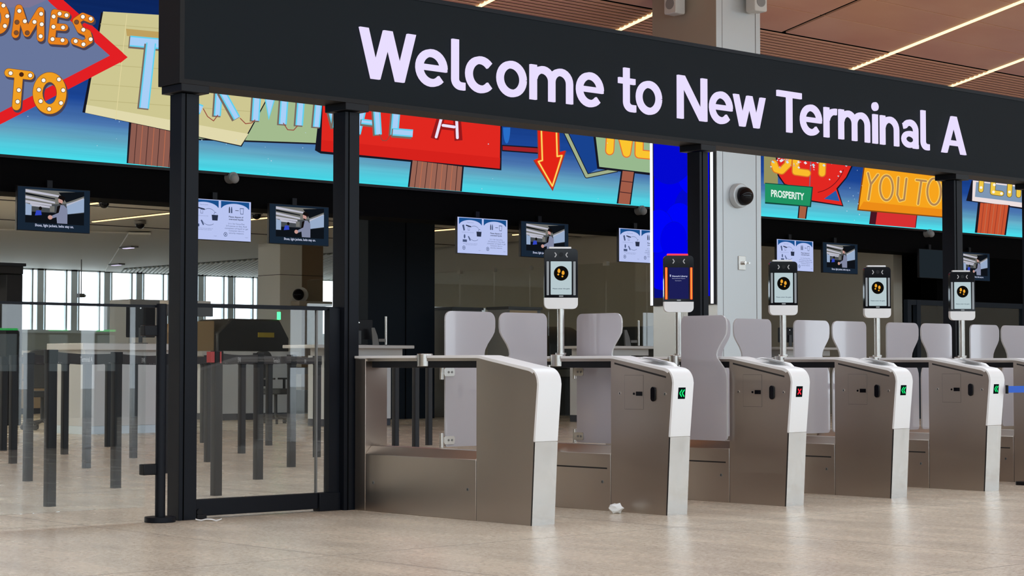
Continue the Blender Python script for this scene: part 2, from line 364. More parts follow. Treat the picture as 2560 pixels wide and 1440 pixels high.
# ------------------------------------------------------------------ LED wall with its mural
t = led = thing('led_screen', 'long LED wall showing a roadside-sign mural across the hall', 'screen', (22, LY, 3.84))
q = MB(); q.box(-8, 52, LY - .0, LY + .078, 3.80, 6.56, 'black_plastic'); q.build('cabinet', led)
def skymat():
    m = bpy.data.materials.new('mural_sky'); m.use_nodes = True; nt = m.node_tree; nt.nodes.clear()
    g = nt.nodes.new('ShaderNodeTexCoord'); s = nt.nodes.new('ShaderNodeSeparateXYZ'); mr = nt.nodes.new('ShaderNodeMapRange')
    nt.links.new(g.outputs['Generated'], s.inputs[0])
    r = ramp(nt, s.outputs[2], [(0, lin((70, 222, 236))), (.06, lin((85, 200, 220))), (.12, lin((100, 168, 195))), (.20, lin((75, 118, 175))), (.32, lin((28, 70, 150))), (.6, lin((15, 48, 112))), (1, lin((10, 30, 80)))])
    n = noise(nt, 1.0, 3, .6, (.15, 1, 9), 'Object'); r2 = ramp(nt, n.outputs[0], [(.35, (.9, .9, .92)), (.65, (1.08, 1.06, 1.04))])
    mx = nt.nodes.new('ShaderNodeMix'); mx.data_type = 'RGBA'; mx.blend_type = 'MULTIPLY'; mx.inputs[0].default_value = 1
    nt.links.new(r.outputs[0], mx.inputs[6]); nt.links.new(r2.outputs[0], mx.inputs[7])
    e = nt.nodes.new('ShaderNodeEmission'); o = nt.nodes.new('ShaderNodeOutputMaterial'); nt.links.new(mx.outputs[2], e.inputs[0]); nt.links.new(e.outputs[0], o.inputs[0])
    MATS['mural_sky'] = m
skymat()
q = MB(); q.face([(-7.9, LY - .004, 3.84), (51.9, LY - .004, 3.84), (51.9, LY - .004, 6.5), (-7.9, LY - .004, 6.5)], 'mural_sky'); q.build('display_background', led)
def ec(rgb):
    k = 'mural_%02x%02x%02x' % rgb
    if k not in MATS: emit(k, rgb)
    return k
mu = MB(); lay = [0]
def P(pts, rgb):
    lay[0] += 1; y = LY - .005 - lay[0] * .0004
    c = [on_y(x, z, LY) for x, z in pts]
    c = [(x, min(max(z, 3.842), 6.5)) for x, z in c]
    mu.face([(x, y, z) for x, z in c], ec(rgb))
def S(pts, w, rgb, cap=True):
    """stroke in picture units with round ends"""
    lay[0] += 1; y = LY - .005 - lay[0] * .0004; k = ec(rgb)
    def F(poly): mu.face([(a[0], y, min(max(a[1], 3.842), 6.5)) for a in (on_y(u, v, LY) for u, v in poly)], k)
    for (a, b_), (c, d) in zip(pts[:-1], pts[1:]):
        l = math.hypot(c - a, d - b_) or 1; nx, ny = -(d - b_) / l * w / 2, (c - a) / l * w / 2
        F([(a + nx, b_ + ny), (c + nx, d + ny), (c - nx, d - ny), (a - nx, b_ - ny)])
    if cap or len(pts) > 2:
        for a, b_ in (pts if cap else pts[1:-1]): F(circle(a, b_, w / 2, n=14))
def ell(cx, cy, rx, ry, a0=0, a1=360, n=26): return [(cx + rx * math.cos(math.radians(a0 + (a1 - a0) * i / n)), cy + ry * math.sin(math.radians(a0 + (a1 - a0) * i / n))) for i in range(n + 1)]
def WOOD(p, n, rgb, dark=(60, 35, 35)):
    P(p, rgb)
    for i in range(1, n):
        f = i / n; S([(p[0][0] + (p[1][0] - p[0][0]) * f, p[0][1] + (p[1][1] - p[0][1]) * f), (p[3][0] + (p[2][0] - p[3][0]) * f, p[3][1] + (p[2][1] - p[3][1]) * f)], 1.6, dark if i % 2 else (190, 110, 80), False)
K = (22, 22, 34)
# boards of the long word, left part
P([(322, 304), (458, 330), (452, 424), (316, 408)], K); WOOD([(328, 305), (456, 330), (450, 424), (320, 408)], 9, (140, 92, 80))
P([(478, 250), (812, 235), (806, 362), (478, 350)], K); P([(478, 250), (812, 235), (804, 358), (478, 346)], (163, 186, 142))
P([(252, 31), (770, 60), (603, 367), (205, 281)], K); P([(257, 29), (768, 60), (601, 364), (212, 282)], (205, 198, 145))
P([(215, 262), (620, 335), (601, 364), (212, 282)], (224, 216, 172)); P([(314, 72), (440, 84), (438, 100), (316, 90)], (190, 160, 95))
for yy in (60, 110, 160, 210, 250): S([(250 - (yy - 60) * .14, yy), (640, yy + 30)], 2, (190, 182, 128), False)
S([(316, 36), (288, 300)], 1.5, (226, 214, 160), False)
# boards of the long word, right part
P([(786, 376), (806, 190), (1254, 270), (1252, 426), (800, 384)], K); P([(801, 378), (808, 190), (1250, 270), (1248, 422)], (224, 40, 32))
P([(801, 378), (802, 350), (1249, 395), (1248, 422)], (214, 34, 28))
P([(1026, 400), (1158, 417), (1153, 480), (1018, 469)], K); WOOD([(1030, 401), (1154, 417), (1149, 480), (1022, 469)], 10, (152, 100, 84))
def CY(pts, w):
    S([(x - 3, y + 3) for x, y in pts], w + 3, (120, 105, 95), False)
    S(pts, w, (95, 208, 238), False); S(pts, w - 7, (168, 206, 246), False)
def CYP(p): P(p, (95, 208, 238)); cx = sum(a for a, _ in p) / len(p); cy = sum(b_ for _, b_ in p) / len(p); P([(cx + (a - cx) * .8, cy + (b_ - cy) * .88) for a, b_ in p], (168, 206, 246))
CY([(323, 103), (445, 114)], 27); CY([(376, 108), (358, 271)], 25)
CY([(478, 150), (476, 272)], 22); CY([(470, 262), (502, 275)], 24)
CY([(551, 140), (541, 290)], 18); CY([(552, 228), (590, 296)], 18)
CY([(645, 160), (636, 302)], 20); CYP([(650, 200), (698, 206), (669, 301)]); CY([(714, 170), (704, 311)], 20)
CY([(756, 170), (745, 314)], 19); CY([(800, 180), (788, 318)], 18); CY([(806, 200), (836, 318)], 17); CY([(846, 200), (836, 320)], 15)
CY([(912, 240), (890, 335)], 17); CY([(900, 304), (940, 309)], 13); CY([(936, 240), (942, 337)], 18)
CY([(990, 240), (982, 338)], 20); CY([(978, 330), (1028, 334)], 19)
for p in ([(504, 272), (515, 292), (530, 303), (541, 288)], [(596, 296), (610, 310), (625, 308), (634, 300)], [(704, 308), (715, 325), (730, 326), (740, 315)], [(944, 336), (952, 352), (962, 352), (972, 338)]): S(p, 2.2, (150, 70, 60), False)
S([(1106, 270), (1082, 348)], 20, (150, 25, 28), False); S([(1136, 270), (1142, 352)], 20, (150, 25, 28), False); S([(1100, 316), (1136, 320)], 16, (150, 25, 28), False)
S([(1106, 270), (1086, 343)], 7, (236, 226, 248)); S([(1136, 270), (1139, 345)], 7, (236, 226, 248)); S([(1103, 314), (1131, 318)], 7, (236, 226, 248))
# grey arrow board with red border and bulb letters
P([(-140, -70), (66, -90), (115, 0), (276, 141), (0, 283), (-140, 352)], (104, 118, 156))
P([(-140, -70), (66, -90), (115, 0), (70, 20), (-140, 20)], (124, 118, 150))
S([(60, -85), (130, -2), (294, 143), (0, 295), (-140, 365)], 27, (226, 32, 36)); P([(296, 128), (315, 144), (297, 158), (276, 143)], (226, 32, 36))
B = []
def BULB(strokes, w, rgb, sh=(70, 66, 86)):
    for p in strokes: S([(x + 3, y + 5) for x, y in p], w + 3, sh)
    for p in strokes: S(p, w + 2, (120, 66, 30))
    for p in strokes: S(p, w, rgb)
OR = (232, 132, 32)
BULB([ell(-8, 46, 17, 30)], 20, OR)
BULB([[(34, 87), (43, 22), (63, 84), (97, 28), (97, 96)]], 18, OR)
BULB([[(162, 39), (132, 33), (124, 103), (157, 105)], [(130, 68), (157, 70)]], 17, OR)
BULB([[(222, 50), (202, 42), (185, 54), (196, 76), (214, 84), (219, 102), (203, 112), (181, 104)]], 17, OR)
OY = (240, 160, 36)
BULB([[(17, 183), (70, 190)], [(42, 190), (36, 266)]], 21, OY)
BULB([ell(119, 234, 30, 40)], 24, OY)
DOTS = [(123, 82), (278, 103), (106, 162), (162, 155), (230, 160), (281, 177), (100, 237), (178, 238), (273, 262), (365, 122), (407, 102), (456, 113), (363, 195), (431, 200), (356, 283), (427, 290), (571, 124), (627, 138), (526, 162), (574, 216), (626, 284), (519, 297), (574, 320), (33, 120), (16, 190), (5, 45), (56, 525), (195, 541), (114, 645), (105, 727), (289, 576), (398, 569), (256, 643), (428, 646), (268, 724), (412, 737), (328, 780)]
for i, (x, y) in enumerate(DOTS):
    P(circle(x / 2.844, y / 2.844, 6.4, n=12), (110, 60, 30)); P(circle(x / 2.844, y / 2.844, 5, n=12), (120, 80, 55) if i in (2, 6, 7, 18) else (250, 246, 236))
P(circle(46, 188, 6, n=12), (70, 35, 20))
# red arrow, sage frame and green board
P([(1246, 363), (1340, 369), (1340, 386), (1246, 379)], K); P([(1248, 366), (1340, 372), (1340, 383), (1248, 376)], (160, 34, 40))
AR = [(1332, 250), (1388, 255), (1391, 382), (1407, 378), (1373, 479), (1324, 402), (1336, 397)]
P(AR, (150, 60, 40)); cx, cy = 1364, 365; P([(cx + (x - cx) * .93, cy + (y - cy) * .965) for x, y in AR], (226, 36, 22))
S([(1342, 250), (1347, 402), (1337, 405), (1372, 466), (1396, 390), (1384, 392), (1380, 254)], 5.5, (240, 120, 40)); S([(1342, 250), (1347, 402), (1337, 405), (1372, 466), (1396, 390), (1384, 392), (1380, 254)], 2.6, (255, 225, 110))
P([(1402, 336), (1480, 335), (1490, 420), (1458, 438)], (24, 66, 142))
S([(1385, 290), (1458, 441), (1535, 425)], 12, K, False); S([(1385, 290), (1458, 441), (1535, 425)], 8, (160, 174, 138), False)
P([(1468, 290), (1650, 290), (1650, 443), (1484, 423)], K); P([(1474, 290), (1650, 290), (1650, 437), (1489, 418)], (152, 184, 142))
for p in ([(1519, 300), (1515, 378)], [(1535, 300), (1557, 384)], [(1570, 300), (1557, 384)], [(1590, 300), (1588, 386), (1640, 391)]):
    S(p, 23, (226, 110, 50))
for p in ([(1519, 300), (1515, 378)], [(1535, 300), (1557, 384)], [(1570, 300), (1557, 384)], [(1590, 300), (1588, 386), (1640, 391)]): S(p, 18, (250, 196, 48))
P([(1543, 428), (1578, 431), (1567, 517), (1532, 513)], K); P([(1547, 428), (1575, 431), (1564, 517), (1536, 513)], (160, 92, 72))
for f in (.3, .62): S([(1547 - 11 * f, 428 + 85 * f), (1575 - 11 * f, 431 + 86 * f)], 2, (70, 36, 40), False)
P(ell(1257, 320, 9, 40, 0, 180), (40, 110, 200))
# right of the column
P([(1900, 380), (1935, 380), (1935, 464), (1900, 460)], (150, 145, 95))
P([(1928, 380), (1934, 440), (1950, 462), (2013, 482), (2017, 505), (2099, 517), (2085, 473), (2108, 445), (2123, 415), (2120, 380)], K)
P([(1931, 380), (1937, 438), (1952, 460), (2014, 479), (2020, 502), (2096, 514), (2081, 472), (2105, 444), (2119, 414), (2116, 380)], (226, 40, 34))
S(ell(2020, 395, 84, 88, 20, 80, 12), 2, (130, 25, 30), False); P([(2050, 498), (2089, 504), (2080, 477)], (40, 92, 165))
S([(2018, 380), (2014, 470)], 3, (150, 90, 110), False)
for p in ([(1925, 410), (1930, 424), (1944, 428), (1960, 412), (1962, 390)], [(1980, 385), (1979, 430), (2008, 434)], [(2047, 385), (2045, 434)]): S(p, 20, (214, 120, 40))
for p in ([(1925, 410), (1930, 424), (1944, 428), (1960, 412), (1962, 390)], [(1980, 385), (1979, 430), (2008, 434)], [(2047, 385), (2045, 434)]): S(p, 15, (250, 188, 44))
for i in range(60):
    x = random.uniform(1914, 2125); y = random.uniform(392, 420) if random.random() < .8 else random.uniform(410, 452)
    if y > 425 and x < 2030: continue
    s = random.uniform(1.5, 4.5); P([(x - s, y), (x, y - s * .8), (x + s, y + s * .4), (x, y + s)], random.choice([(230, 225, 235), (200, 225, 240), (215, 150, 160), (170, 220, 235)]))
P([(1900, 458), (2020, 468), (2015, 519), (1900, 510)], (16, 70, 60)); P([(1900, 460), (2017, 470), (2012, 516), (1900, 506)], (32, 146, 98))
def mural_text(s, x0, x1, ya, yb, hcap, rgb, bold=0):
    """text along a base line from (x0, ya) to (x1, yb) with picture-unit capitals hcap"""
    lay[0] += 1; y = LY - .005 - lay[0] * .0004
    def f(u, v, d):
        X, Z = on_y(u, ya + (yb - ya) * (u - x0) / (x1 - x0) - v, LY); return (X, y, Z)
    put_text(mu, s, x0, x1, 0, hcap, f, ec(rgb), bold)
mural_text('PROSPERITY', 1915, 1998, 492, 501, 18, (225, 240, 232), .03)
P([(1984, 516), (2007, 518), (2003, 551), (1981, 549)], K); P([(1987, 516), (2004, 518), (2000, 551), (1984, 549)], (165, 95, 66))
P([(2165, 524), (2281, 537), (2277, 574), (2160, 564)], (70, 22, 34)); P([(2181, 526), (2279, 537), (2275, 574), (2176, 566)], (214, 48, 50))
P([(2146, 418), (2352, 443), (2352, 546), (2130, 527)], (130, 70, 20)); P([(2149, 420), (2352, 445), (2352, 543), (2134, 524)], (246, 164, 30)); P([(2146, 505), (2352, 525), (2352, 543), (2134, 524)], (236, 140, 24))
YT = [[(2157, 434), (2164, 462), (2182, 438)], [(2164, 462), (2158, 500)], ell(2203, 471, 16, 31), [(2233, 445), (2230, 488), (2236, 503), (2247, 500), (2253, 448)], [(2278, 451), (2302, 454)], [(2290, 453), (2282, 511)], ell(2322, 480, 17, 33)]
for p in YT: S(p, 9, (252, 208, 96))
for p in YT: S(p, 5, (176, 132, 84))
P([(2416, 452), (2545, 466), (2545, 524), (2402, 503)], K); P([(2419, 452), (2545, 466), (2545, 520), (2417, 503)], (236, 222, 222)); P([(2427, 456), (2545, 470), (2545, 508), (2424, 493)], (126, 150, 178))
for p in ([(2441, 440), (2439, 476)], [(2470, 450), (2468, 482), (2490, 485)], [(2512, 450), (2510, 488)], [(2534, 460), (2533, 489)]): S(p, 14, (110, 90, 50))
for p in ([(2441, 440), (2439, 476)], [(2470, 450), (2468, 482), (2490, 485)], [(2512, 450), (2510, 488)], [(2534, 460), (2533, 489)]): S(p, 11, (240, 200, 70))
for x, y in ((2439, 470), (2472, 463), (2490, 485), (2510, 481), (2470, 481)): P(circle(x, y, 3.5, n=10), (250, 245, 230))
P([(2431, 507), (2511, 514), (2501, 592), (2423, 586)], K); WOOD([(2437, 508), (2507, 514), (2497, 592), (2429, 586)], 8, (200, 84, 50), (150, 60, 44))
for i in range(46):
    x = random.choice([random.uniform(0, 318), random.uniform(490, 830), random.uniform(1160, 1540), random.uniform(2100, 2140)]); y = random.uniform(300, 480) + (x - 300) * .04
    P(circle(x, y, random.uniform(.7, 1.5), n=6), (190, 215, 235))
mu.build('mural', led)

# ------------------------------------------------------------------ blue screen and devices on the column
t = thing('column_screen', 'tall deep-blue screen with white light edges on the column', 'screen', (CX0, 20.7, 2.0))
q = MB(); q.box(CX0 - .07, CX0, CY0 + .02, CY1 - .01, 1.99, 5.25, 'black_plastic'); q.build('cabinet', t)
emit('blue_a', (0, 0, 236), 1.0); emit('blue_b', (4, 10, 222), .85); emit('blue_c', (0, 4, 250), 1.0); emit('blue_d', (10, 20, 160), .6)
q = MB(); yA, yB = CY0 + .10, CY1 - .10
q.face([(CX0 - .072, yB, 2.12), (CX0 - .072, yA, 2.12), (CX0 - .072, yA, 5.2), (CX0 - .072, yB, 5.2)], 'blue_a')
disc = [(20.5, 2.2, .42, 'blue_c'), (20.95, 2.9, .45, 'blue_b'), (21.1, 3.7, .6, 'blue_a'), (20.45, 3.5, .4, 'blue_b'), (20.75, 3.3, .33, 'blue_c'), (21.2, 2.45, .38, 'blue_d'), (21.1, 2.75, .5, 'blue_a'), (20.3, 4.2, .5, 'blue_c'), (20.9, 4.5, .55, 'blue_b'), (20.25, 2.75, .4, 'blue_a'), (20.7, 2.4, .3, 'blue_b'), (21.2, 3.2, .35, 'blue_c'), (20.85, 3.05, .28, 'blue_a')]
for i, (cy, cz_, r, mm) in enumerate(disc):
    for rr, m2, e in ((r + .008, 'blue_b', 0), (r, mm, .0008)):
        pts = [(min(max(y, yA), yB), min(max(z, 2.12), 5.2)) for y, z in circle(cy, cz_, rr, n=40)]
        q.face([(CX0 - .0735 - i * .0018 - e, y, z) for y, z in pts][::-1], m2)
q.build('display', t)
for y, nm in ((CY0 + .02, 'light_edge'), (CY1 - .06, 'light_edge')):
    q = MB(); q.box(CX0 - .085, CX0 - .07, y, y + .045, 2.0, 5.25, 'led_strip'); q.build(nm, t)
t = thing('dome_camera', 'large dark dome security camera halfway up the steel column', 'camera', (23.08, CY0, 3.73))
q = MB(); q.cyl((23.0, CY0, 3.73), (23.0, CY0 - .10, 3.73), .20, 'column_paint', 28, .19); q.build('housing', t, .01)
q = MB(); q.ball((23.03, CY0 - .12, 3.72), .15, 'black_gloss', (1, 1, 1), 22, 14); q.build('dome', t)
t = thing('key_switch', 'small square metal key switch plate on the column', 'switch', (23.1, CY0, 2.6))
q = MB(); q.box(23.01, 23.18, CY0 - .02, CY0, 2.55, 2.77, 'pole_steel'); q.build('plate', t, .004); q = MB(); q.cyl((23.12, CY0 - .02, 2.66), (23.12, CY0 - .07, 2.66), .028, 'polished_steel', 12); q.box(23.11, 23.22, CY0 - .075, CY0 - .06, 2.645, 2.675, 'polished_steel'); q.build('latch', t)
def speaker(x, y, z, rz, lb):
    t = thing('wall_speaker', lb, 'speaker', (x, y, z), rz, 'white speakers on the column')
    q = MB(); q.prism(rrect(-.13, .13, -.26, .22, .03), XZ, -.28, -.06, 'speaker_white'); q.build('cabinet', t, .012, local=True)
    q = MB(); q.cyl((0, -.281, -.1), (0, -.287, -.1), .09, 'speaker_grey', 20); q.build('driver', t, local=True)
    q = MB(); q.box(-.03, .03, -.07, .02, -.05, .05, 'speaker_white'); q.build('bracket', t, local=True)
speaker(CX0 - .02, 20.72, 6.92, -math.pi / 2, 'white speaker on the shaded left face of the column'); speaker(23.3, CY0 - .02, 6.95, -.15, 'white speaker on the lit right face of the column')

# ------------------------------------------------------------------ hanging monitors
emit('v_dark', (24, 37, 52)); emit('v_black', (14, 18, 24)); emit('v_lite', (186, 186, 200)); emit('v_mid', (112, 112, 108)); emit('v_jacket', (128, 134, 160)); emit('v_skin', (196, 150, 142)); emit('v_blue', (50, 70, 190)); emit('v_pale', (150, 170, 200)); emit('v_hair', (18, 14, 14)); emit('v_text', (205, 212, 240)); emit('v_grey', (70, 74, 78))
emit('i_blue', (24, 78, 140)); emit('i_ink', (70, 84, 120)); emit('i_dark', (40, 48, 70)); emit('tv_off_glow', (34, 42, 48), .8)  # the switched-off screen emits its grey tone
def video_mesh():
    q = MB(); L = [0]
    def R(p, m): L[0] += 1; q.face([(x, -.004 - L[0] * .0005, z) for x, z in p], m)     # x 0..1.08, z 0..0.58
    R([(0, 0), (1.08, 0), (1.08, .58), (0, .58)], 'v_dark'); R([(.11, .1), (.99, .1), (.99, .55), (.11, .55)], 'v_grey'); R([(.11, .10), (.99, .10), (.99, .25), (.11, .25)], 'v_black')
    R([(.11, .55), (.99, .55), (.99, .40), (.70, .38), (.11, .33)], 'v_mid')
    for a, b_, c, d in ((.11, .545, .62, .49), (.11, .46, .55, .40), (.11, .40, .50, .365), (.18, .36, .48, .335)): R([(a, b_), (c, d), (c, d - .025), (a, b_ - .035)], 'v_lite')
    R([(.11, .50), (.55, .445), (.55, .43), (.11, .475)], 'v_black'); R([(.60, .53), (.99, .56), (.99, .5), (.72, .40)], 'v_black')
    R([(.72, .38), (.99, .47), (.99, .28), (.74, .24)], 'v_pale'); R([(.72, .37), (.98, .475), (.98, .462), (.72, .352)], 'v_lite'); R([(.75, .24), (.99, .27), (.99, .10), (.75, .10)], 'v_black')
    R([(.11, .36), (.2, .34), (.2, .2), (.11, .2)], 'v_pale'); R([(.27, .27), (.34, .27), (.35, .21), (.25, .20)], 'v_blue'); R(circle(.33, .30, .025, n=10), 'v_hair'); R([(.47, .34), (.54, .34), (.54, .26), (.47, .26)], 'v_mid')
    R([(.62, .36), (.68, .36), (.735, .31), (.735, .11), (.58, .11), (.57, .2), (.60, .32)], 'v_jacket'); R([(.56, .22), (.58, .34), (.63, .36), (.60, .24)], 'v_hair'); R([(.48, .20), (.66, .28), (.68, .23), (.50, .17)], 'v_jacket')
    R(circle(.475, .185, .035, .03, 12), 'v_skin'); R(circle(.63, .425, .036, .052, 16), 'v_skin'); R([(.585, .45), (.61, .49), (.66, .485), (.70, .465), (.672, .40), (.655, .43)], 'v_hair'); R([(.605, .395), (.65, .38), (.645, .37), (.61, .37)], 'v_hair')
    L[0] += 1; put_text(q, 'Shoes, light jackets, belts stay on.', .25, .83, .055, .036, lambda u, v, d: (u, -.004 - L[0] * .0005, v), 'v_text', .01)
    return q
def info_mesh():
    q = MB(); L = [0]
    def R(p, m): L[0] += 1; q.face([(x, -.004 - L[0] * .0005, z) for x, z in p], m)
    R([(0, 0), (1.08, 0), (1.08, .58), (0, .58)], 'screen_lav')
    for a in (.03, .56):
        R([(a, .57), (a + .49, .57), (a + .49, .47)] + [(a + .245 + .245 * math.cos(math.radians(t_)), .44 + .10 * math.sin(math.radians(t_))) for t_ in range(15, 166, 10)] + [(a, .47)], 'i_blue')
    def tx(s, x0, x1, z, h, m='i_ink', bd=0): L[0] += 1; put_text(q, s, x0, x1, z, h, lambda u, v, d: (u, -.004 - L[0] * .0005, v), m, bd)
    tx('Prepare for security', .2, .34, .495, .013); tx('Empty pockets into your carry-on bag', .09, .34, .335, .01); tx('Remove all items from your pockets and', .12, .42, .155, .011); tx('place them in your carry-on', .17, .40, .135, .011)
    R([(.40, .36), (.51, .36), (.50, .28), (.41, .28)], 'i_dark'); 
    for c0, a0, a1 in ((.40, 50, 130), (.40, 230, 310)):
        pts = [(.35 + .13 * math.cos(math.radians(t_)), .33 + .12 * math.sin(math.radians(t_))) for t_ in range(a0 - 20, a1, 8)]
        for (a, b_), (c, d) in zip(pts[:-1], pts[1:]): R([(a, b_), (c, d), (c, d - .006), (a, b_ - .006)], 'i_ink')
    pts = [(.455 + .03 * math.cos(math.radians(t_)), .36 + .04 * math.sin(math.radians(t_))) for t_ in range(0, 181, 20)]
    for (a, b_), (c, d) in zip(pts[:-1], pts[1:]): R([(a, b_), (c, d), (c + .004, d - .006), (a + .004, b_ - .006)], 'i_ink')
    R([(.08, .45), (.12, .46), (.14, .37), (.11, .36)], 'i_ink'); R([(.16, .46), (.27, .44), (.27, .42), (.16, .44)], 'i_dark'); R([(.2, .43), (.24, .43), (.24, .37), (.2, .37)], 'i_ink'); R([(.205, .425), (.235, .425), (.235, .375), (.205, .375)], 'screen_lav')
    R(circle(.13, .27, .018, .035, 10), 'i_ink'); R([(.09, .22), (.18, .22), (.18, .18), (.09, .18)], 'i_ink'); R([(.2, .27), (.22, .28), (.26, .21), (.24, .2)], 'i_ink')
    R([(.68, .40), (.70, .40), (.70, .46), (.695, .49), (.685, .49), (.68, .46)], 'i_dark'); R([(.715, .40), (.74, .40), (.74, .45), (.733, .49), (.722, .49), (.715, .45)], 'i_ink'); R([(.79, .445), (.85, .445), (.85, .437), (.79, .437)], 'i_dark'); R([(.87, .48), (.94, .48), (.93, .39), (.88, .39)], 'i_ink'); R([(.878, .47), (.932, .47), (.924, .398), (.886, .398)], 'screen_lav')
    tx('Please dispose of', .68, .93, .335, .024, 'i_dark', .02); tx('oversized liquids', .68, .93, .30, .024, 'i_dark', .02)
    for i, s in enumerate(('3-1-1 for Carry-Ons', '3.4 ounces or less, fluid', 'containers of liquid or gel', 'Consumer size is a', 'security measure.')): w = (.14, .18, .2, .13, .13)[i]; tx(s, .81 - w, .81 + w, .235 - i * .034, .022)
    for x in (.11, .62):
        R(circle(x, .085, .032, n=18), 'i_ink'); R(circle(x, .085, .024, n=18), 'screen_lav'); R([(x - .013, .095), (x + .013, .095), (x, .065)], 'i_ink')
    tx('tsa.gov', .42, .47, .05, .01); tx('tsa.gov', .96, 1.01, .05, .01)
    return q
protoV = protoI = None
def monitor(x, kind, lb):
    t = thing('hanging_monitor', lb, 'monitor', (x, LY - .12, 2.835), 0, 'monitors hanging under the black bulkhead')
    q = MB(); q.box(-.008, 1.088, 0, .05, -.008, .588, 'black_plastic'); q.build('housing', t, .004, local=True)
    q = MB()
    if kind == 'v': q = video_mesh()
    elif kind == 'i': q = info_mesh()
    else: q.box(0, 1.08, -.004, -.002, 0, .58, 'tv_off_glow')
    q.build('display', t, local=True)
    q = MB(); q.box(.45, .63, .05, .22, .44, .56, 'black_frame'); q.box(.5, .58, .12, .16, .5, .7, 'black_frame'); q.build('bracket', t, local=True)
monitor(12.12, 'v', 'first hanging monitor with a man in grey jacket, over the glass fence')
monitor(14.775, 'i', 'pale instruction screen half hidden by the sign post, over the glass door')
monitor(16.19, 'v', 'monitor with the grey-jacket video seen between the first two posts')
monitor(19.845, 'i', 'fully visible pale instruction screen left of the first face scanner')
monitor(21.235, 'v', 'video monitor partly covered by the nearest face scanner')
monitor(23.54, 'i', 'pale instruction screen cut off by the blue column screen')
monitor(27.78, 'i', 'pale instruction screen just right of the steel column')
monitor(29.16, 'v', 'video monitor right of the column above the white gate flaps')
monitor(32.29, 'o', 'switched-off dark monitor left of the fourth sign post')
monitor(33.72, 'v', 'video monitor right of the fourth sign post above the last face scanner')
for x, z, lb in ((17.9, 3.34, 'small white camera tucked under the LED wall above the glass door'), (24.3, 3.34, 'small white camera tucked under the LED wall left of the blue screen'), (33.0, 3.34, 'small white camera tucked under the LED wall left of the fourth post')):
    x = {17.9: on_y(590, 446, LY - .1)[0], 24.3: on_y(1612, 528, LY - .1)[0], 33.0: on_y(2332, 587, LY - .1)[0]}[x]
    t = thing('ceiling_camera', lb, 'camera', (x, LY - .02, 3.76), 0, 'white cameras under the LED wall'); q = MB(); q.cyl((x, LY + .08, 3.77), (x, LY - .05, 3.77), .085, 'speaker_grey', 18, .08); q.build('housing', t); q = MB(); q.ball((x, LY - .06, 3.75), .07, 'speaker_grey'); q.build('dome', t)

# ------------------------------------------------------------------ the welcome portal: sign and its posts
t = por = thing('welcome_portal', 'black overhead sign reading Welcome to New Terminal A on black posts', 'sign', (6.81, 10.73, 0))
SX0, SX1, SY0, SY1, SZ0, SZ1 = 6.70, 17.4, 10.625, 10.875, 2.858, 3.692
q = MB(); q.box(SX0 + .035, SX1, SY0, SY1, SZ0 + .03, SZ1 - .03, 'sign_face'); q.build('sign_box', por)
q = MB(); q.box(SX0, SX0 + .035, SY0 - .006, SY1 + .006, SZ0, SZ1, 'sign_edge'); q.box(SX0 + .035, SX1, SY0 - .006, SY1 + .006, SZ0, SZ0 + .03, 'sign_edge'); q.box(SX0 + .035, SX1, SY0 - .006, SY1 + .006, SZ1 - .03, SZ1, 'black_frame'); q.build('sign_frame', por)
def arcp(cx, cy, rx, ry, a0, a1, n=16): return [(cx + rx * math.cos(math.radians(a0 + (a1 - a0) * k / n)), cy + ry * math.sin(math.radians(a0 + (a1 - a0) * k / n))) for k in range(n + 1)]
def slant(a, b_, hw, h): return ('p', [(a, h), (b_, 0), (b_ + hw, 0), (a + hw, h)])
def stem(a, b_, c, d): return ('p', [(a, c), (b_, c), (b_, d), (a, d)])
SW = .158
GL = {'W': (1.30, [slant(0, .27, .195, 1), slant(.552, .27, .195, 1), slant(.552, .835, .195, 1), slant(1.105, .835, .195, 1)]),
 'N': (.94, [stem(0, .175, 0, 1), stem(.765, .94, 0, 1), ('p', [(0, 1), (.725, 0), (.94, 0), (.215, 1)])]),
 'A': (.96, [slant(.383, 0, .195, 1), slant(.383, .765, .195, 1), stem(.2, .76, .215, .35)]),
 'T': (.84, [stem(0, .84, .855, 1), stem(.333, .507, 0, 1)]),
 'w': (1.08, [slant(0, .215, .165, .75), slant(.457, .215, .165, .75), slant(.457, .7, .165, .75), slant(.915, .7, .165, .75)]),
 'e': (.74, [('s', arcp(.37, .375, .295, .305, 0, 318, 26), SW), stem(.12, .735, .322, .440)]),
 'c': (.68, [('s', arcp(.37, .375, .295, .305, 42, 318, 24), SW)]),
 'o': (.76, [('s', arcp(.38, .375, .30, .305, 0, 360, 32), SW)]),
 'l': (.34, [('s', [(.10, 1.04), (.10, .22)] + arcp(.25, .22, .15, .14, 180, 270, 7) + [(.34, .08)], SW)]),
 't': (.50, [('s', [(.23, .98), (.23, .22)] + arcp(.38, .22, .15, .14, 180, 270, 7) + [(.50, .08)], SW), stem(0, .48, .62, .75)]),
 'm': (1.16, [stem(0, .165, 0, .75), ('s', arcp(.338, .43, .243, .235, 170, 0, 12) + [(.581, 0)], SW), ('s', arcp(.824, .43, .243, .235, 175, 0, 12) + [(1.067, 0)], SW)]),
 'n': (.72, [stem(0, .165, 0, .75), ('s', arcp(.36, .42, .268, .245, 170, 0, 12) + [(.628, 0)], SW)]),
 'r': (.47, [stem(0, .165, 0, .75), ('s', arcp(.40, .40, .30, .265, 170, 82, 8), SW)]),
 'i': (.20, [stem(.015, .185, 0, .75), ('p', circle(.10, .95, .112, n=18))]),
 'a': (.68, [('s', [(.085, .56)] + arcp(.335, .46, .235, .205, 145, 0, 12) + [(.57, 0)], SW), ('s', arcp(.33, .225, .24, .15, 0, 360, 24), .14), stem(.47, .66, 0, .1)])}
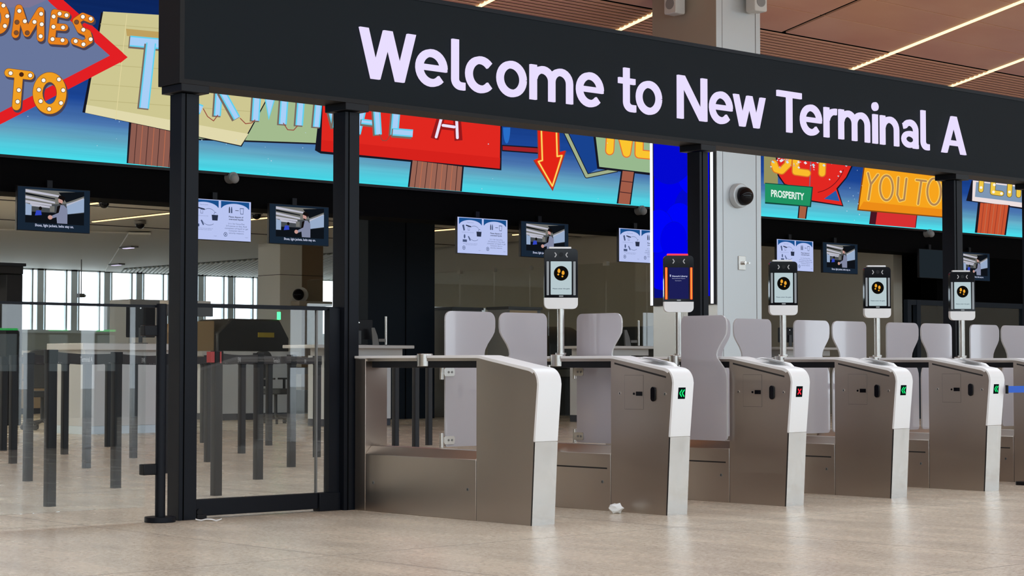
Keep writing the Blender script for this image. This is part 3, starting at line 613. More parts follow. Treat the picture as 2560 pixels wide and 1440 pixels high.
KERN = {'Te': -.02, 'We': .02, 'ew': .05, 'rm': .07, 'lc': .03, 'al': .09, 'to': .03}
def lettering(word, a, b_):
    q = MB(); pos = 0; items = []
    for k, ch in enumerate(word):
        items.append((pos, GL[ch][1])); w_ = GL[ch][0]; pos += w_ + (KERN.get(word[k:k + 2], .105) if k + 1 < len(word) else 0)
    sx = (b_ - a) / pos; H = .358; Z0 = 3.046
    def pr(poly):
        ar = sum(p[0] * r[1] - r[0] * p[1] for p, r in zip(poly, poly[1:] + poly[:1]))
        if ar > 0: poly = poly[::-1]
        q.prism([(a + (u + o_) * sx, Z0 + v * H) for u, v in poly], XZ, SY0 - .022, SY0 - .002, 'letter_light')
    for o_, parts in items:
        for p in parts:
            if p[0] == 'p': pr(p[1]); continue
            pts, w = p[1], p[2]
            L_, R_ = [], []
            for k in range(len(pts)):                       # mitred offset of the stroke
                p0, p1 = pts[max(k - 1, 0)], pts[min(k + 1, len(pts) - 1)]
                if p[1][0] == p[1][-1] and k in (0, len(pts) - 1): p0, p1 = pts[-2], pts[1]
                d = math.hypot(p1[0] - p0[0], p1[1] - p0[1]) or 1; nx, ny = -(p1[1] - p0[1]) / d * w / 2, (p1[0] - p0[0]) / d * w / 2
                L_.append((pts[k][0] + nx, pts[k][1] + ny)); R_.append((pts[k][0] - nx, pts[k][1] - ny))
            for k in range(len(pts) - 1): pr([L_[k], L_[k + 1], R_[k + 1], R_[k]])
    o = q.build('lettering', por); o['label'] = 'glowing white lettering ' + word
for word, a, b_ in (('Welcome', 8.173, 10.603), ('to', 10.779, 11.275), ('New', 11.468, 12.573), ('Terminal', 12.735, 14.955), ('A', 15.158, 15.552)): lettering(word, a, b_)
for x0, x1 in ((6.742, 6.878), (8.086, 8.213), (11.786, 11.892), (15.42, 15.554), (16.80, 16.93)):
    q = MB(); q.box(x0, x1, 10.66, 10.80, 0, 2.80, 'black_frame'); q.box(x0 + .03, x0 + .037, 10.655, 10.66, 0, 2.8, 'void_black'); pst = q.build('post', por, .004)
    q = MB(); q.box(x0 - .03, x1 + .05, 10.615, 10.86, 2.805, SZ0, 'black_plastic'); q.build('collar', pst, .004)
# glass door between the first two posts
t = thing('glass_door', 'glass door in black rails between the first two posts', 'door', (7.5, 10.73, 0))
q = MB(); q.box(6.89, 7.892, 10.70, 10.76, .018, .127, 'black_frame'); q.box(7.9, 8.08, 10.69, 10.77, .0, .127, 'black_frame'); q.box(6.885, 6.96, 10.66, 10.7, .0, .03, 'black_plastic'); q.build('bottom_rail', t, .004)
q = MB(); q.box(6.885, 8.08, 10.715, 10.745, 1.395, 1.422, 'black_frame'); q.build('top_rail', t)
q = MB(); q.box(6.89, 7.888, 10.724, 10.736, .127, 1.395, 'clear_glass'); q.build('door_pane', t)
q = MB(); q.box(7.9, 8.08, 10.724, 10.736, .127, 1.395, 'clear_glass'); q.build('side_pane', t)
q = MB(); q.box(7.888, 7.9, 10.72, 10.74, .127, 1.395, 'machine_grey'); q.build('edge_strip', t)
q = MB(); q.cyl((6.92, 10.70, .045), (6.92, 10.685, .045), .022, 'black_plastic', 14); q.build('pivot', t)
q = MB(); q.box(7.985, 8.075, 10.70, 10.76, 0, 1.41, 'black_frame'); q.build('side_post', t)
# glass fence on the left with its round post
t = thing('glass_fence', 'clear glass fence panel held by a round black flanged post', 'fence', (6.6, 10.66, 0))
q = MB(); q.box(3.9, 6.50, 10.68, 10.692, .10, 1.385, 'clear_glass'); q.build('pane', t)
q = MB(); q.box(3.9, 6.61, 10.672, 10.70, 1.385, 1.402, 'black_frame'); q.build('top_rail', t)
q = MB(); q.cyl((6.602, 10.66, .02), (6.602, 10.66, 1.41), .033, 'black_frame', 24); q.build('post', t)
q = MB(); q.cyl((6.602, 10.66, 0), (6.602, 10.66, .035), .10, 'black_frame', 32); q.build('base_flange', t, .004)
for z in (.34, 1.235): q = MB(); q.box(6.475, 6.60, 10.655, 10.715, z - .035, z + .035, 'black_plastic'); q.build('clamp', t, .006)

# ------------------------------------------------------------------ the security gates
GX, GY, GP, GW = 8.169, 8.818, 1.243, .198
def arc(cy, cz_, r, a0, a1, n=8): return [(cy + r * math.cos(math.radians(a0 + (a1 - a0) * i / n)), cz_ + r * math.sin(math.radians(a0 + (a1 - a0) * i / n))) for i in range(n + 1)]
def profile(e):
    """outer front-and-top line of the cabinet inset by e, from the foot to the seam"""
    r = .10 - e
    return [(0 + e, 0), (-.030 + e, .525), (-.066 + e, .895)] + arc(.036, .897, r, 178, 100, 9) + [(.19, 1.0225 - e), (.48, 1.0715 - e), (.51, 1.0765 - e), (.535, 1.078 - e)]
def flap(gate, hx, hy, ang, lb=None):
    """glass wing: hinge at (hx, hy), closed pointing along ang (radians)"""
    w = .455; pts = arc(w - .06, 1.325, .06, 0, 90, 6) + arc(.05, 1.335, .05, 90, 180, 6) + [(0, .47)] + arc(.015, .47, .015, 180, 270, 3) + arc(w - .03, .485, .03, 270, 360, 5)
    pts += [(w, .90), (w - .004, .945), (w - .02, .985), (w - .07, 1.04), (w - .092, 1.065), (w - .10, 1.09), (w - .094, 1.12), (w - .07, 1.16), (w - .025, 1.215), (w - .006, 1.245), (w, 1.28)]
    c, s = math.cos(ang), math.sin(ang)
    q = MB(); n = len(pts); F = lambda p, d: (hx + c * p[0] - s * d, hy + s * p[0] + c * d, p[1])
    V = [F(p, -.007) for p in pts] + [F(p, .007) for p in pts]
    q.mesh(V, [tuple(range(n))[::-1], tuple(range(n, 2 * n))], 'frosted_flap'); q.mesh(V, [(i, (i + 1) % n, n + (i + 1) % n, n + i) for i in range(n)], 'flap_edge')
    o = q.build('wing', gate)
    if lb: o['label'] = lb
    for z in (.965, .50):
        q = MB(); V = []
        q.prism(rrect(-.02, .075, z - .028, z + .028, .014, 3), lambda p, d: F(p, d), -.016, .016, 'pole_steel'); q.cyl(F((-.028, z - .05), 0), F((-.028, z + .05), 0), .016, 'pole_steel', 14)
        for u in (.02, .05): q.cyl(F((u, z), -.016), F((u, z), -.018), .008, 'machine_grey', 10)
        q.build('hinge_clamp', o)
LBL = ['nearest steel gate beside the sign post, plain side without lock panel', 'second steel gate with a crumpled paper at its foot and green arrow light', 'steel gate with a red cross light on its white front', 'steel gate with green arrows just right of the red-cross gate', 'second-last steel gate with green arrows on its white front', 'last steel gate cut off by the right edge behind a blue belt']
for g in range(6):
    x0 = GX + g * GP; x1 = x0 + GW; xm = (x0 + x1) / 2
    t = gate = thing('security_gate', LBL[g], 'gate', (xm, GY + .9, 0), 0, 'row of steel security gates')
    Y = lambda p, x: (x, GY + p[0], p[1])
    q = MB(); pr = profile(.012); q.prism(pr + [(.535, 0)], Y, x0 + .004, x1 - .004, 'brushed_steel'); q.build('front_cabinet', gate)
    pf = [p for p in profile(0) if p[1] > .52]; pf[0] = (-.0302, .53); inner = [(p[0] + (.018 if p[0] < .03 else .004), p[1] - (.02 if p[0] > -.03 else .0)) for p in pf]
    top = [(1.04, 1.078)]; q = MB(); outl = pf + top; inn = inner + [(1.04, 1.060)]
    n = len(outl); V = [(x, GY + p[0], p[1]) for x in (x0, x1) for p in outl + inn]
    F = []
    for i in range(n - 1):
        F += [(i, n + i, n + i + 1, i + 1), (2 * n + i, 2 * n + i + 1, 3 * n + i + 1, 3 * n + i), (i, i + 1, 2 * n + i + 1, 2 * n + i), (n + i, 3 * n + i, 3 * n + i + 1, n + i + 1)]
    F += [(0, 2 * n, 3 * n, n), (n - 1, 2 * n - 1, 4 * n - 1, 3 * n - 1)]
    q.mesh(V, F, 'white_cap'); q.build('white_cover', gate, .004)
    q = MB(); q.prism([(0, .0), (-.030, .527), (-.018, .527), (.012, .0)], Y, x0 + .001, x1 - .001, 'polished_steel'); q.build('kick_plate', gate)
    q = MB(); q.prism([(.002, 0), (.012, 0), (-.018, .527), (-.028, .527)], Y, x0 + .0005, x0 + .004, 'dark_slot'); q.build('edge_seam', gate)
    # lower box with chamfered top
    q = MB(); C = [(x0 + .004, 0), (x1 - .004, 0), (x1 - .004, .395), (x1 - .055, .452), (x0 + .055, .452), (x0 + .004, .395)]
    q.prism(C, XZ, GY + .541, GY + 1.711, 'brushed_steel'); q.build('lower_box', gate, .003)
    q = MB(); q.box(x0 + .006, x1 - .006, GY + .535, GY + .541, 0, .39, 'dark_slot'); q.build('joint', gate)
    q = MB(); q.box(x0 + .002, x1 - .002, GY + 1.711, GY + 1.828, 0, 1.058, 'brushed_steel'); q.build('rear_post', gate, .003)
    q = MB(); q.box(x0, x1, GY + 1.16, GY + 1.836, 1.060, 1.078, 'white_cap'); q.build('top_plate', gate, .003)
    q = MB(); q.box(x0 + .012, x1 - .012, GY + .535, GY + 1.711, 1.040, 1.060, 'brushed_steel'); q.build('top_beam', gate)
    q = MB(); q.box(x0 + .02, x1 - .02, GY + .535, GY + 1.66, .995, 1.040, 'black_plastic'); q.build('light_rail', gate, .003)
    q = MB(); q.cyl((x0 + .035, GY + 1.10, 1.004), (x0 + .035, GY + 1.10, 1.09), .054, 'pole_steel', 28); q.build('hinge_drum', gate, .003)
    q = MB()
    for yy in (.62, 1.62): q = MB(); q.cyl((x0 + .004, GY + yy, .20), (x0 + .001, GY + yy, .20), .011, 'machine_grey', 12); q.box(x0 - .0005, x0 + .001, GY + yy - .003, GY + yy + .003, .194, .206, 'dark_slot'); q.build('lock', gate)
    if g:
        q = MB(); q.prism([(.50, 1.032), (.50, 1.020), (.012, .926), (.012, .938)], Y, x0 + .0025, x0 + .005, 'dark_slot'); q.build('vent_slot', gate)
        q = MB(); q.box(x0 + .0025, x0 + .005, GY + .575, GY + 1.64, .290, .300, 'dark_slot'); q.build('light_slot', gate)
        q = MB(); q.box(x0 + .003, x0 + .005, GY + .222, GY + .402, .71, .945, 'grey_seam'); q.box(x0 + .002, x0 + .005, GY + .224, GY + .400, .712, .943, 'brushed_steel'); ap = q.build('access_panel', gate)
        q = MB(); q.box(x0 - .002, x0 + .002, GY + .232, GY + .288, .803, .832, 'black_gloss'); q.cyl((x0 - .002, GY + .31, .817), (x0 + .002, GY + .31, .817), .008, 'black_gloss', 12); q.build('sensor', ap)
        q = MB(); q.prism([(.127 + a, .816 + b_) for a, b_ in rrect(-.022, .022, -.05, .05, .021, 6)], Y, x0 - .006, x0 + .005, 'black_gloss'); q.build('scan_window', gate, .003)
        q = MB()
        for yy in (.447, .02): q = MB(); q.cyl((x0 + .0, GY + yy, .818), (x0 + .005, GY + yy, .818), .011, 'pole_steel', 12); q.box(x0 - .001, x0 + .002, GY + yy - .003, GY + yy + .003, .812, .824, 'dark_slot'); q.build('screw', gate)
        # status light on the white front
        yf = lambda z: GY - .030 - (z - .525) * .0973 - .0015
        q = MB(); a, b_ = x0 + .048, x0 + .118
        q.mesh([(a, yf(.785), .785), (b_, yf(.785), .785), (b_, yf(.862), .862), (a, yf(.862), .862), (a, yf(.785) + .004, .785), (b_, yf(.785) + .004, .785), (b_, yf(.862) + .004, .862), (a, yf(.862) + .004, .862)], [(0, 1, 2, 3), (0, 4, 5, 1), (1, 5, 6, 2), (2, 6, 7, 3), (3, 7, 4, 0)], 'status_dark'); sd = q.build('status_light', gate)
        q = MB(); xc = (a + b_) / 2; zc = .8235
        def seg(p0, p1, w, mm):
            dx, dz = p1[0] - p0[0], p1[1] - p0[1]; l = math.hypot(dx, dz); nx, nz = -dz / l * w / 2, dx / l * w / 2
            q.face([(u, yf(v) - .001, v) for u, v in ((p0[0] + nx, p0[1] + nz), (p1[0] + nx, p1[1] + nz), (p1[0] - nx, p1[1] - nz), (p0[0] - nx, p0[1] - nz))], mm)
        if g == 2:
            seg((xc - .018, zc - .02), (xc + .018, zc + .02), .010, 'led_red'); seg((xc - .018, zc + .02), (xc + .018, zc - .02), .010, 'led_red')
        else:
            for o_ in (-.014, .010): seg((xc + o_ + .014, zc + .024), (xc + o_ - .008, zc), .009, 'led_green'); seg((xc + o_ + .014, zc - .024), (xc + o_ - .008, zc), .009, 'led_green')
        q.build('red_cross' if g == 2 else 'arrow_symbol', sd)
        q = MB(); q.prism([(.06, 1.0), (.10, 1.030), (.30, 1.064), (.36, 1.072), (.42, 1.06)], Y, x1 - .055, x1 - .010, 'white_cap'); q.build('reader_hump', gate, .006)
        q = MB(); q.prism([(.12, 1.0345), (.28, 1.0617), (.28, 1.0635), (.12, 1.0362)], Y, x0 + .05, x1 - .06, 'machine_grey'); q.build('reader_window', gate)
    hy = 9.96
    if g == 1: flap(gate, x1 + .032, 9.92, -math.pi / 2, 'frosted wing swung open along the gate')
    elif g < 6: flap(gate, x1 + .05, hy, 0)
    if g == 2: flap(gate, x0 - .03, 9.80, -math.pi / 2, 'frosted wing swung open along the gate')
    elif g: flap(gate, x0 - .042, hy, math.pi)
t = thing('security_gate', 'hidden steel gate beyond the right edge whose white wing peeks in', 'gate', (GX + 6 * GP + .1, GY + .9, 0), 0, 'row of steel security gates')
x0 = GX + 6 * GP; q = MB(); q.box(x0, x0 + GW, GY + .05, GY + 1.83, 0, 1.05, 'brushed_steel'); q.build('front_cabinet', t, .01); q = MB(); q.box(x0 - .002, x0 + GW + .002, GY, GY + 1.84, 1.05, 1.078, 'white_cap'); q.build('white_cover', t, .01); flap(t, x0 - .042, 9.96, math.pi)

# ------------------------------------------------------------------ face scanners on their poles
SL = ['nearest face scanner with footprint screen, on the second gate', 'face scanner glowing red with a navy screen', 'face scanner with footprint screen just right of the steel column', 'footprint face scanner before the tan wall, second from the right', 'face scanner with washed-out reflecting screen before the fourth post']
for g in range(1, 6):
    xm = GX + g * GP + GW / 2; red = g == 2
    t = thing('face_scanner', SL[g - 1], 'scanner', (GX + g * GP + .058, GY + 1.096, 1.0905), -.66, 'face scanners on the gates')
    wid = .121 if g == 1 else .114
    q = MB(); q.cyl((0, 0, 0), (0, 0, .345), .026, 'pole_steel', 24); q.build('pole', t, local=True)
    q = MB(); q.cyl((0, 0, 0), (0, 0, .012), .04, 'pole_steel', 24); q.build('pole_base', t, local=True)
    b0, c0, e0 = .328, .408, .762
    q = MB(); q.prism(rrect(-wid, wid, b0, c0, (.035, .035, .001, .001)), XZ, -.028, .028, 'white_cap'); q.build('chin', t, .004, local=True)
    q = MB(); q.prism(rrect(-wid, wid, c0, e0, (.001, .001, .028, .028)), XZ, -.026, .026, 'black_gloss'); q.build('housing', t, .003, local=True)
    q = MB(); q.box(-.085, .075, -.015, .02, e0 - .002, e0 + .014, 'top_red' if red else 'white_cap'); q.build('top_light', t, .003, local=True)
    q = MB(); y = -.0275; q.prism(rrect(-.076, .076, c0 + .022, c0 + .262, .004), XZ, y, y + .002, 'screen_navy' if red else 'screen_pale'); sc_ = q.build('screen', t, local=True)
    q = MB(); y2 = y - .0006
    if red:
        put_text(q, 'Newark Liberty', -.052, .068, c0 + .19, .012, lambda u, v, d: (u, y2, v), 'text_pale', .03); put_text(q, 'International Airport', -.052, .05, c0 + .175, .007, lambda u, v, d: (u, y2, v), 'text_pale'); put_text(q, 'Terminal A', -.03, .02, c0 + .158, .006, lambda u, v, d: (u, y2, v), 'text_pale')
        q.face([(-.068, y2, c0 + .19), (-.062, y2, c0 + .19), (-.060, y2, c0 + .207), (-.070, y2, c0 + .207)], 'text_pale'); q.build('screen_text', sc_, local=True)
    else:
        cz0 = c0 + .176
        q.face([(x, y2, z) for x, z in circle(0, cz0, .053, n=36)], 'icon_black')
        for sx, oz in ((-.016, .008), (.014, -.006)):
            sole = [(sx + .0105 * math.cos(a) * (1 - .12 * math.sin(a)), cz0 + oz + .010 + .0155 * math.sin(a)) for a in [2 * math.pi * i / 18 for i in range(18)]]
            heel = [(sx - .005 + .0068 * math.cos(a), cz0 + oz - .0165 + .0065 * math.sin(a)) for a in [2 * math.pi * i / 14 for i in range(14)]]
            for pl in (sole, heel): q.face([(x, y2 - .0005, z) for x, z in pl], 'icon_foot')
        put_text(q, 'Please enter the gate', -.062, .062, c0 + .062, .0085, lambda u, v, d: (u, y2, v), 'text_screen', .03); q.build('screen_icon', sc_, local=True)
    for sx in (-1, 1):
        q = MB(); q.prism(rrect(sx * .0965 - .0085, sx * .0965 + .0085, c0 + .018, c0 + .262, .004), XZ, y - .001, y + .004, 'bar_red' if red else 'bar_grey')
        if red: q.prism(rrect(sx * .0965 - .004, sx * .0965 + .004, c0 + .022, c0 + .258, .002), XZ, y - .0016, y - .001, 'bar_red_core')
        q.build('light_bar', t, local=True)
    q = MB()
    for sx in (-1, 1):
        for dz in (-1, 1):
            p0, p1 = (sx * .046, e0 - .045 + dz * .017), (sx * .034, e0 - .045); dx, dz_ = p1[0] - p0[0], p1[1] - p0[1]; l = math.hypot(dx, dz_); nx, nz = -dz_ / l * .0035, dx / l * .0035
            q.face([(a, y - .0005, b_) for a, b_ in ((p0[0] + nx, p0[1] + nz), (p1[0] + nx, p1[1] + nz), (p1[0] - nx, p1[1] - nz), (p0[0] - nx, p0[1] - nz))], 'chevron_grey')
    q.build('chevron_marks', t, local=True)
    q = MB(); q.cyl((0, y + .001, e0 - .043), (0, y - .001, e0 - .043), .016, 'black_plastic', 20); q.build('camera_lens', t, local=True)
    q = MB(); q.box(-.015, .015, y - .0005, y + .001, c0 + .007, c0 + .016, 'bar_grey'); q.build('maker_mark', t, local=True)

# ------------------------------------------------------------------ belt stanchions
ROWS = [[(8.277, 12.552), (9.739, 14.101), (11.19, 15.622), (12.635, 17.156)], [(6.752, 12.384), (8.18, 13.897), (9.665, 15.513), (11.133, 17.039), (12.521, 18.463), (14.053, 20.11)],
        [(8.094, 15.241), (9.557, 16.798), (11.012, 18.34)], [(9.45, 18.117), (10.88, 19.624), (12.32, 21.124), (13.9, 21.392)], [(10.805, 20.958)], [(15.103, 18.438), (15.189, 18.947)], [(15.614, 18.795)]]
def imgx(p): return FOC * (p[0] * _ct - p[1] * _st) / (p[0] * _st + p[1] * _ct) + 1280
allp = sorted([p for r in ROWS for p in r], key=imgx)
zone = {}
for p in allp: zone.setdefault(0 if imgx(p) < 425 else (1 if imgx(p) < 830 else 2), []).append(p)
ORD = ['first', 'second', 'third', 'fourth', 'fifth', 'sixth', 'seventh', 'eighth', 'ninth', 'tenth', 'eleventh']
def stan_label(p):
    for k, l in zone.items():
        if p in l:
            i = l.index(p); w = ('behind the glass fence', 'behind the glass door', 'seen through the first gate frame')[k]
            return '%s black belt stanchion from the left %s' % (ORD[i], w)
for r in ROWS:
    for i, p in enumerate(r):
        x, y = p; nxt = r[i + 1] if i + 1 < len(r) else None; ang = math.atan2(1.53, 1.45)
        t = thing('belt_stanchion', stan_label(p), 'stanchion', (x, y, 0), 0, 'black belt stanchions of the queue')
        q = MB(); q.prism(rrect(x - .036, x + .036, y - .036, y + .036, .012, 3), XY, 0, 1.03, 'stanchion_black'); q.build('post', t)
        q = MB(); q.prism(rrect(x - .04, x + .04, y - .04, y + .04, .012, 3), XY, 1.025, 1.125, 'black_plastic'); q.build('head', t, .004)
        if p == (8.277, 12.552):
            q = MB(); q.box(x - .075, x - .041, y - .03, y + .03, 1.035, 1.12, 'belt_red'); q.box(x + .0, x + .012, y - .046, y - .041, 1.03, 1.12, 'belt_red'); q.build('belt_clip', t)['label'] = 'red belt clip'
        if nxt:
            a, b_ = Vector((x, y, 0)), Vector((*nxt, 0)); d = (b_ - a).normalized(); a += d * .038; b_ -= d * .06; nn = Vector((-d.y, d.x, 0)) * .002
            q = MB(); n = 8; V = []
            for k in range(n + 1):
                pt = a + (b_ - a) * (k / n); sag = -.012 * math.sin(math.pi * k / n)
                V += [pt + nn + Vector((0, 0, 1.04 + sag)), pt + nn + Vector((0, 0, 1.112 + sag)), pt - nn + Vector((0, 0, 1.112 + sag)), pt - nn + Vector((0, 0, 1.04 + sag))]
            q.mesh(V, [(4 * k + e, 4 * k + (e + 1) % 4, 4 * k + 4 + (e + 1) % 4, 4 * k + 4 + e) for k in range(n) for e in range(4)], 'belt_black'); bl = q.build('belt', t)
            s = 'Terminal A' if (i + ROWS.index(r)) % 2 else 'EWR'; q = MB(); m_ = (b_ - a).length; u0 = m_ * .5 - (.2 if s != 'EWR' else .075); u1 = m_ * .5 + (.2 if s != 'EWR' else .075)
            put_text(q, s, u0, u1, 1.045, .042, lambda u, v, dd: tuple(a + d * u - nn * 2.2 + Vector((0, 0, v - .004))) if (nn.y > 0) else tuple(a + d * u + nn * 2.2 + Vector((0, 0, v - .004))), 'text_grey', .02); q.build('belt_lettering', bl)
t = thing('belt_barrier', 'blue belt stretched from the second-last gate past the right edge', 'belt', (14.5, 8.72, 0)); q = MB(); q.box(13.33, 15.40, 8.717, 8.721, .792, .846, 'belt_blue'); q.build('belt', t)
q = MB(); q.cyl((15.42, 8.70, .02), (15.42, 8.70, .95), .035, 'stanchion_black', 14); q.build('post', t); q = MB(); q.cyl((15.42, 8.70, 0), (15.42, 8.70, .03), .11, 'stanchion_black', 20); q.build('base', t)
q = MB(); q.box(13.325, 13.335, 8.715, 8.738, .785, .853, 'black_plastic'); q.build('end_clip', t)

# ------------------------------------------------------------------ inspection desks behind the LED line
def desk(x0, x1, y0, y1, zt, panel, kick, lb, over=(.1, .3), th=.10, name='inspection_desk'):
    t = thing(name, lb, 'desk', ((x0 + x1) / 2, (y0 + y1) / 2, 0), 0, 'inspection desks')
    q = MB(); q.box(x0, x1, y0, y1, .12, zt - th - .12, panel); q.build('front_panel', t, .004)
    q = MB(); q.box(x0 + .0, x1 - .0, y0 + .01, y1, 0, .12, kick); q.build('kick_board', t)
    q = MB(); q.box(x0 + .05, x1 + over[1] - .1, y0 + .06, y1, zt - th - .12, zt - th, 'panel_tan' if panel == 'panel_tan' else 'counter_white'); q.build('sub_top', t)
    q = MB(); q.box(x0 - over[0], x1 + over[1], y0 - .15, y1 + .05, zt - th, zt, 'counter_white'); q.build('worktop', t, .01)
    return t
desk(14.28, 15.68, 25.2, 26.1, 1.355, 'panel_white', 'kick_blue', 'white inspection desk behind the glass fence with a pale blue foot', (.1, .38))
desk(19.25, 20.42, 25.6, 26.4, 1.372, 'panel_white', 'kick_dark', 'inspection desk whose worktop shows left of the navy pier', (.5, .40), .055)
desk(24.3, 25.2, 24.5, 25.2, 1.385, 'panel_white', 'kick_dark', 'inspection desk with a monitor seen behind the second lane', (.2, .62), .05)
desk(29.6, 30.8, 24.5, 25.2, 1.40, 'panel_white', 'kick_dark', 'inspection desk seen behind the lanes right of the column', (.3, .4), .05)
desk(20.0, 21.6, 30.2, 31.0, 1.30, 'panel_white', 'kick_dark', 'blue-grey fronted desk behind the glass door', (.5, .1))
desk(17.8, 20.3, 37.0, 38.0, 1.35, 'panel_tan', 'kick_dark', 'long tan desk far behind the left glass fence', (2.0, .2))
def desk_monitor(x, y, z, rz, lb, w=.5, h=.34):
    t = thing('desk_monitor', lb, 'monitor', (x, y, z), rz, 'monitors on the inspection desks')
    q = MB(); q.prism(rrect(-w / 2, w / 2, .1, .1 + h, .015, 3), XZ, -.02, .02, 'black_plastic'); q.build('housing', t, .004, local=True)
    q = MB(); q.box(-.03, .03, -.05, -.02, .02, .25, 'machine_dark'); q.build('stand', t, local=True); q = MB(); q.box(-.11, .11, -.10, .08, 0, .015, 'machine_dark'); q.build('foot', t, .004, local=True)
    q = MB(); q.cyl((0, -.0205, .08 + h - .03), (0, -.0215, .08 + h - .03), .012, 'pole_steel', 12); q.build('badge', t, local=True)
desk_monitor(15.42, 25.5, 1.355, -.5, 'black desk monitor behind the fence post, back towards us', .44, .5)
desk_monitor(19.95, 25.9, 1.372, -.3, 'black desk monitor beside the second sign post')
desk_monitor(24.75, 24.75, 1.385, .9, 'dark desk monitor turned sideways left of the blue screen', .5, .42)
desk_monitor(30.1, 24.8, 1.40, -.4, 'black desk monitor low behind the right-hand lanes', .5, .3)
def lamp_pole(x, y, z, h, lb):
    t = thing('post_light', lb, 'pole', (x, y, z), 0, 'thin rods on the inspection desks'); q = MB(); q.cyl((x, y, z), (x, y, z + h), .02, 'pole_steel', 12); q.build('rod', t); q = MB(); q.cyl((x, y, z), (x, y, z + .012), .05, 'machine_dark', 14); q.build('base', t)
lamp_pole(20.43, 25.75, 1.372, .5, 'thin upright steel rod on the desk before the navy pier'); lamp_pole(25.5, 24.6, 1.385, .48, 'thin steel rod on the desk left of the column')
for x, y, z, lb in ((20.1, 25.62, 1.372, 'grey document reader on the desk by the navy pier'), (25.15, 24.55, 1.385, 'grey document reader on the desk left of the column')):
    t = thing('document_reader', lb, 'reader', (x, y, z), -.6, 'document readers'); q = MB(); q.prism([(-.05, 0), (.06, 0), (.03, .16), (-.02, .30), (-.07, .30)], XZ, -.05, .05, 'machine_grey'); q.build('stand', t, .006, local=True); q = MB(); q.box(.05, .17, -.06, .06, .06, .11, 'machine_grey'); q.build('tray', t, .006, local=True)
# office chairs
def chair(x, y, rz, lb):
    t = thing('office_chair', lb, 'chair', (x, y, 0), rz, 'office chairs by the desks')
    q = MB(); q.prism(rrect(-.26, .26, -.25, .25, .08), XY, .52, .62, 'chair_grey'); q.build('seat', t, .02, local=True)
    q = MB(); q.prism(rrect(-.25, .25, .66, 1.28, (.08, .08, .16, .16)), XZ, .22, .30, 'chair_grey'); q.build('backrest', t, .02, local=True)
    q = MB(); q.cyl((0, 0, .12), (0, 0, .52), .03, 'machine_dark', 12); q.build('gas_column', t, local=True)
    for k in range(5):
        a = k * 2 * math.pi / 5; c, s = math.cos(a), math.sin(a); q = MB(); q.cyl((0, 0, .14), (.3 * c, .3 * s, .09), .025, 'machine_dark', 10); lg = q.build('leg', t, local=True); q = MB(); q.cyl((.3 * c - .02 * s, .3 * s + .02 * c, .04), (.3 * c + .02 * s, .3 * s - .02 * c, .04), .04, 'black_plastic', 12); q.build('caster', lg, local=True)
    for sx in (-1, 1): q = MB(); q.box(sx * .28 - .025, sx * .28 + .025, -.15, .12, .78, .81, 'machine_dark'); q.box(sx * .28 - .015, sx * .28 + .015, -.02, .02, .58, .78, 'machine_dark'); q.build('armrest', t, local=True)
chair(19.5, 27.7, .4, 'grey office chair behind the glass door'); chair(14.9, 27.6, 2.6, 'office chair behind the glass fence, only its caster showing')

# screening equipment in the back hall
def machine(x, y, rz, w, lb, hood='hood_tan'):
    t = thing('baggage_scanner', lb, 'scanner', (x, y, 0), rz, 'baggage scanners')
    q = MB(); q.prism([(-w / 2, .5), (w / 2, .5), (w / 2, 1.6), (w / 2 - .25, 2.0), (-w / 2 + .35, 2.0), (-w / 2, 1.7)], XZ, -.6, .6, 'machine_dark'); q.build('body', t, .04, local=True)
    q = MB(); q.prism([(-w / 2 - 2.4, 1.0)] + [(-w / 2 - 2.4 * (1 - i / 10), 1.0 + .95 * math.sin(math.pi / 2 * i / 10)) for i in range(11)] + [(-w / 2, 1.0)], XZ, -.5, .5, hood); q.build('hood', t, .02, local=True)
    q = MB(); q.box(-w / 2 - 2.6, w / 2 + 1.4, -.45, .45, .85, 1.0, 'machine_grey'); q.build('conveyor', t, .01, local=True); q = MB(); q.box(-w / 2 - 2.4, w / 2 + 1.2, -.4, .4, 0, .5, 'machine_grey'); q.build('base', t, local=True)
    q = MB(); q.box(.1, .5, -.62, -.6, 1.62, 1.72, 'yellow_label'); q.build('warning_label', t, local=True)
    q = MB(); q.cyl((w / 2 - .2, -.5, 2.0), (w / 2 - .2, -.5, 2.16), .04, 'kiosk_green', 10); q.build('beacon', t, local=True)
machine(22.6, 33.5, 0, 1.8, 'dark baggage scanner with long tan hood and yellow label, behind fence and door')
def tunnel(x, y, lb, h=1.95):
    t = thing('screening_tunnel', lb, 'scanner', (x, y, 0), math.pi / 2, 'dark screening tunnels behind the glass partition')
    q = MB(); q.prism(rrect(-1.0, .9, .95, h, (.02, .02, .35, .5), 8), XZ, -.5, .5, 'machine_dark'); q.build('tunnel_body', t, .02, local=True)
    q = MB(); q.box(-1.5, 1.45, -.4, .4, .80, .95, 'machine_grey'); q.build('conveyor', t, .01, local=True); q = MB(); q.box(-1.3, 1.3, -.35, .35, 0, .8, 'chair_grey'); q.build('base', t, local=True)
    q = MB(); q.box(.2, .32, .5, .51, 1.25, 1.33, 'panel_white'); q.build('sticker', t, local=True)
tunnel(27.6, 33.9, 'dark rounded screening tunnel just right of the navy pier'); tunnel(27.5, 29.6, 'dark screening tunnel behind the nearest scanner pole', 1.85); tunnel(27.5, 25.9, 'dark screening tunnel just left of the steel column', 1.8)
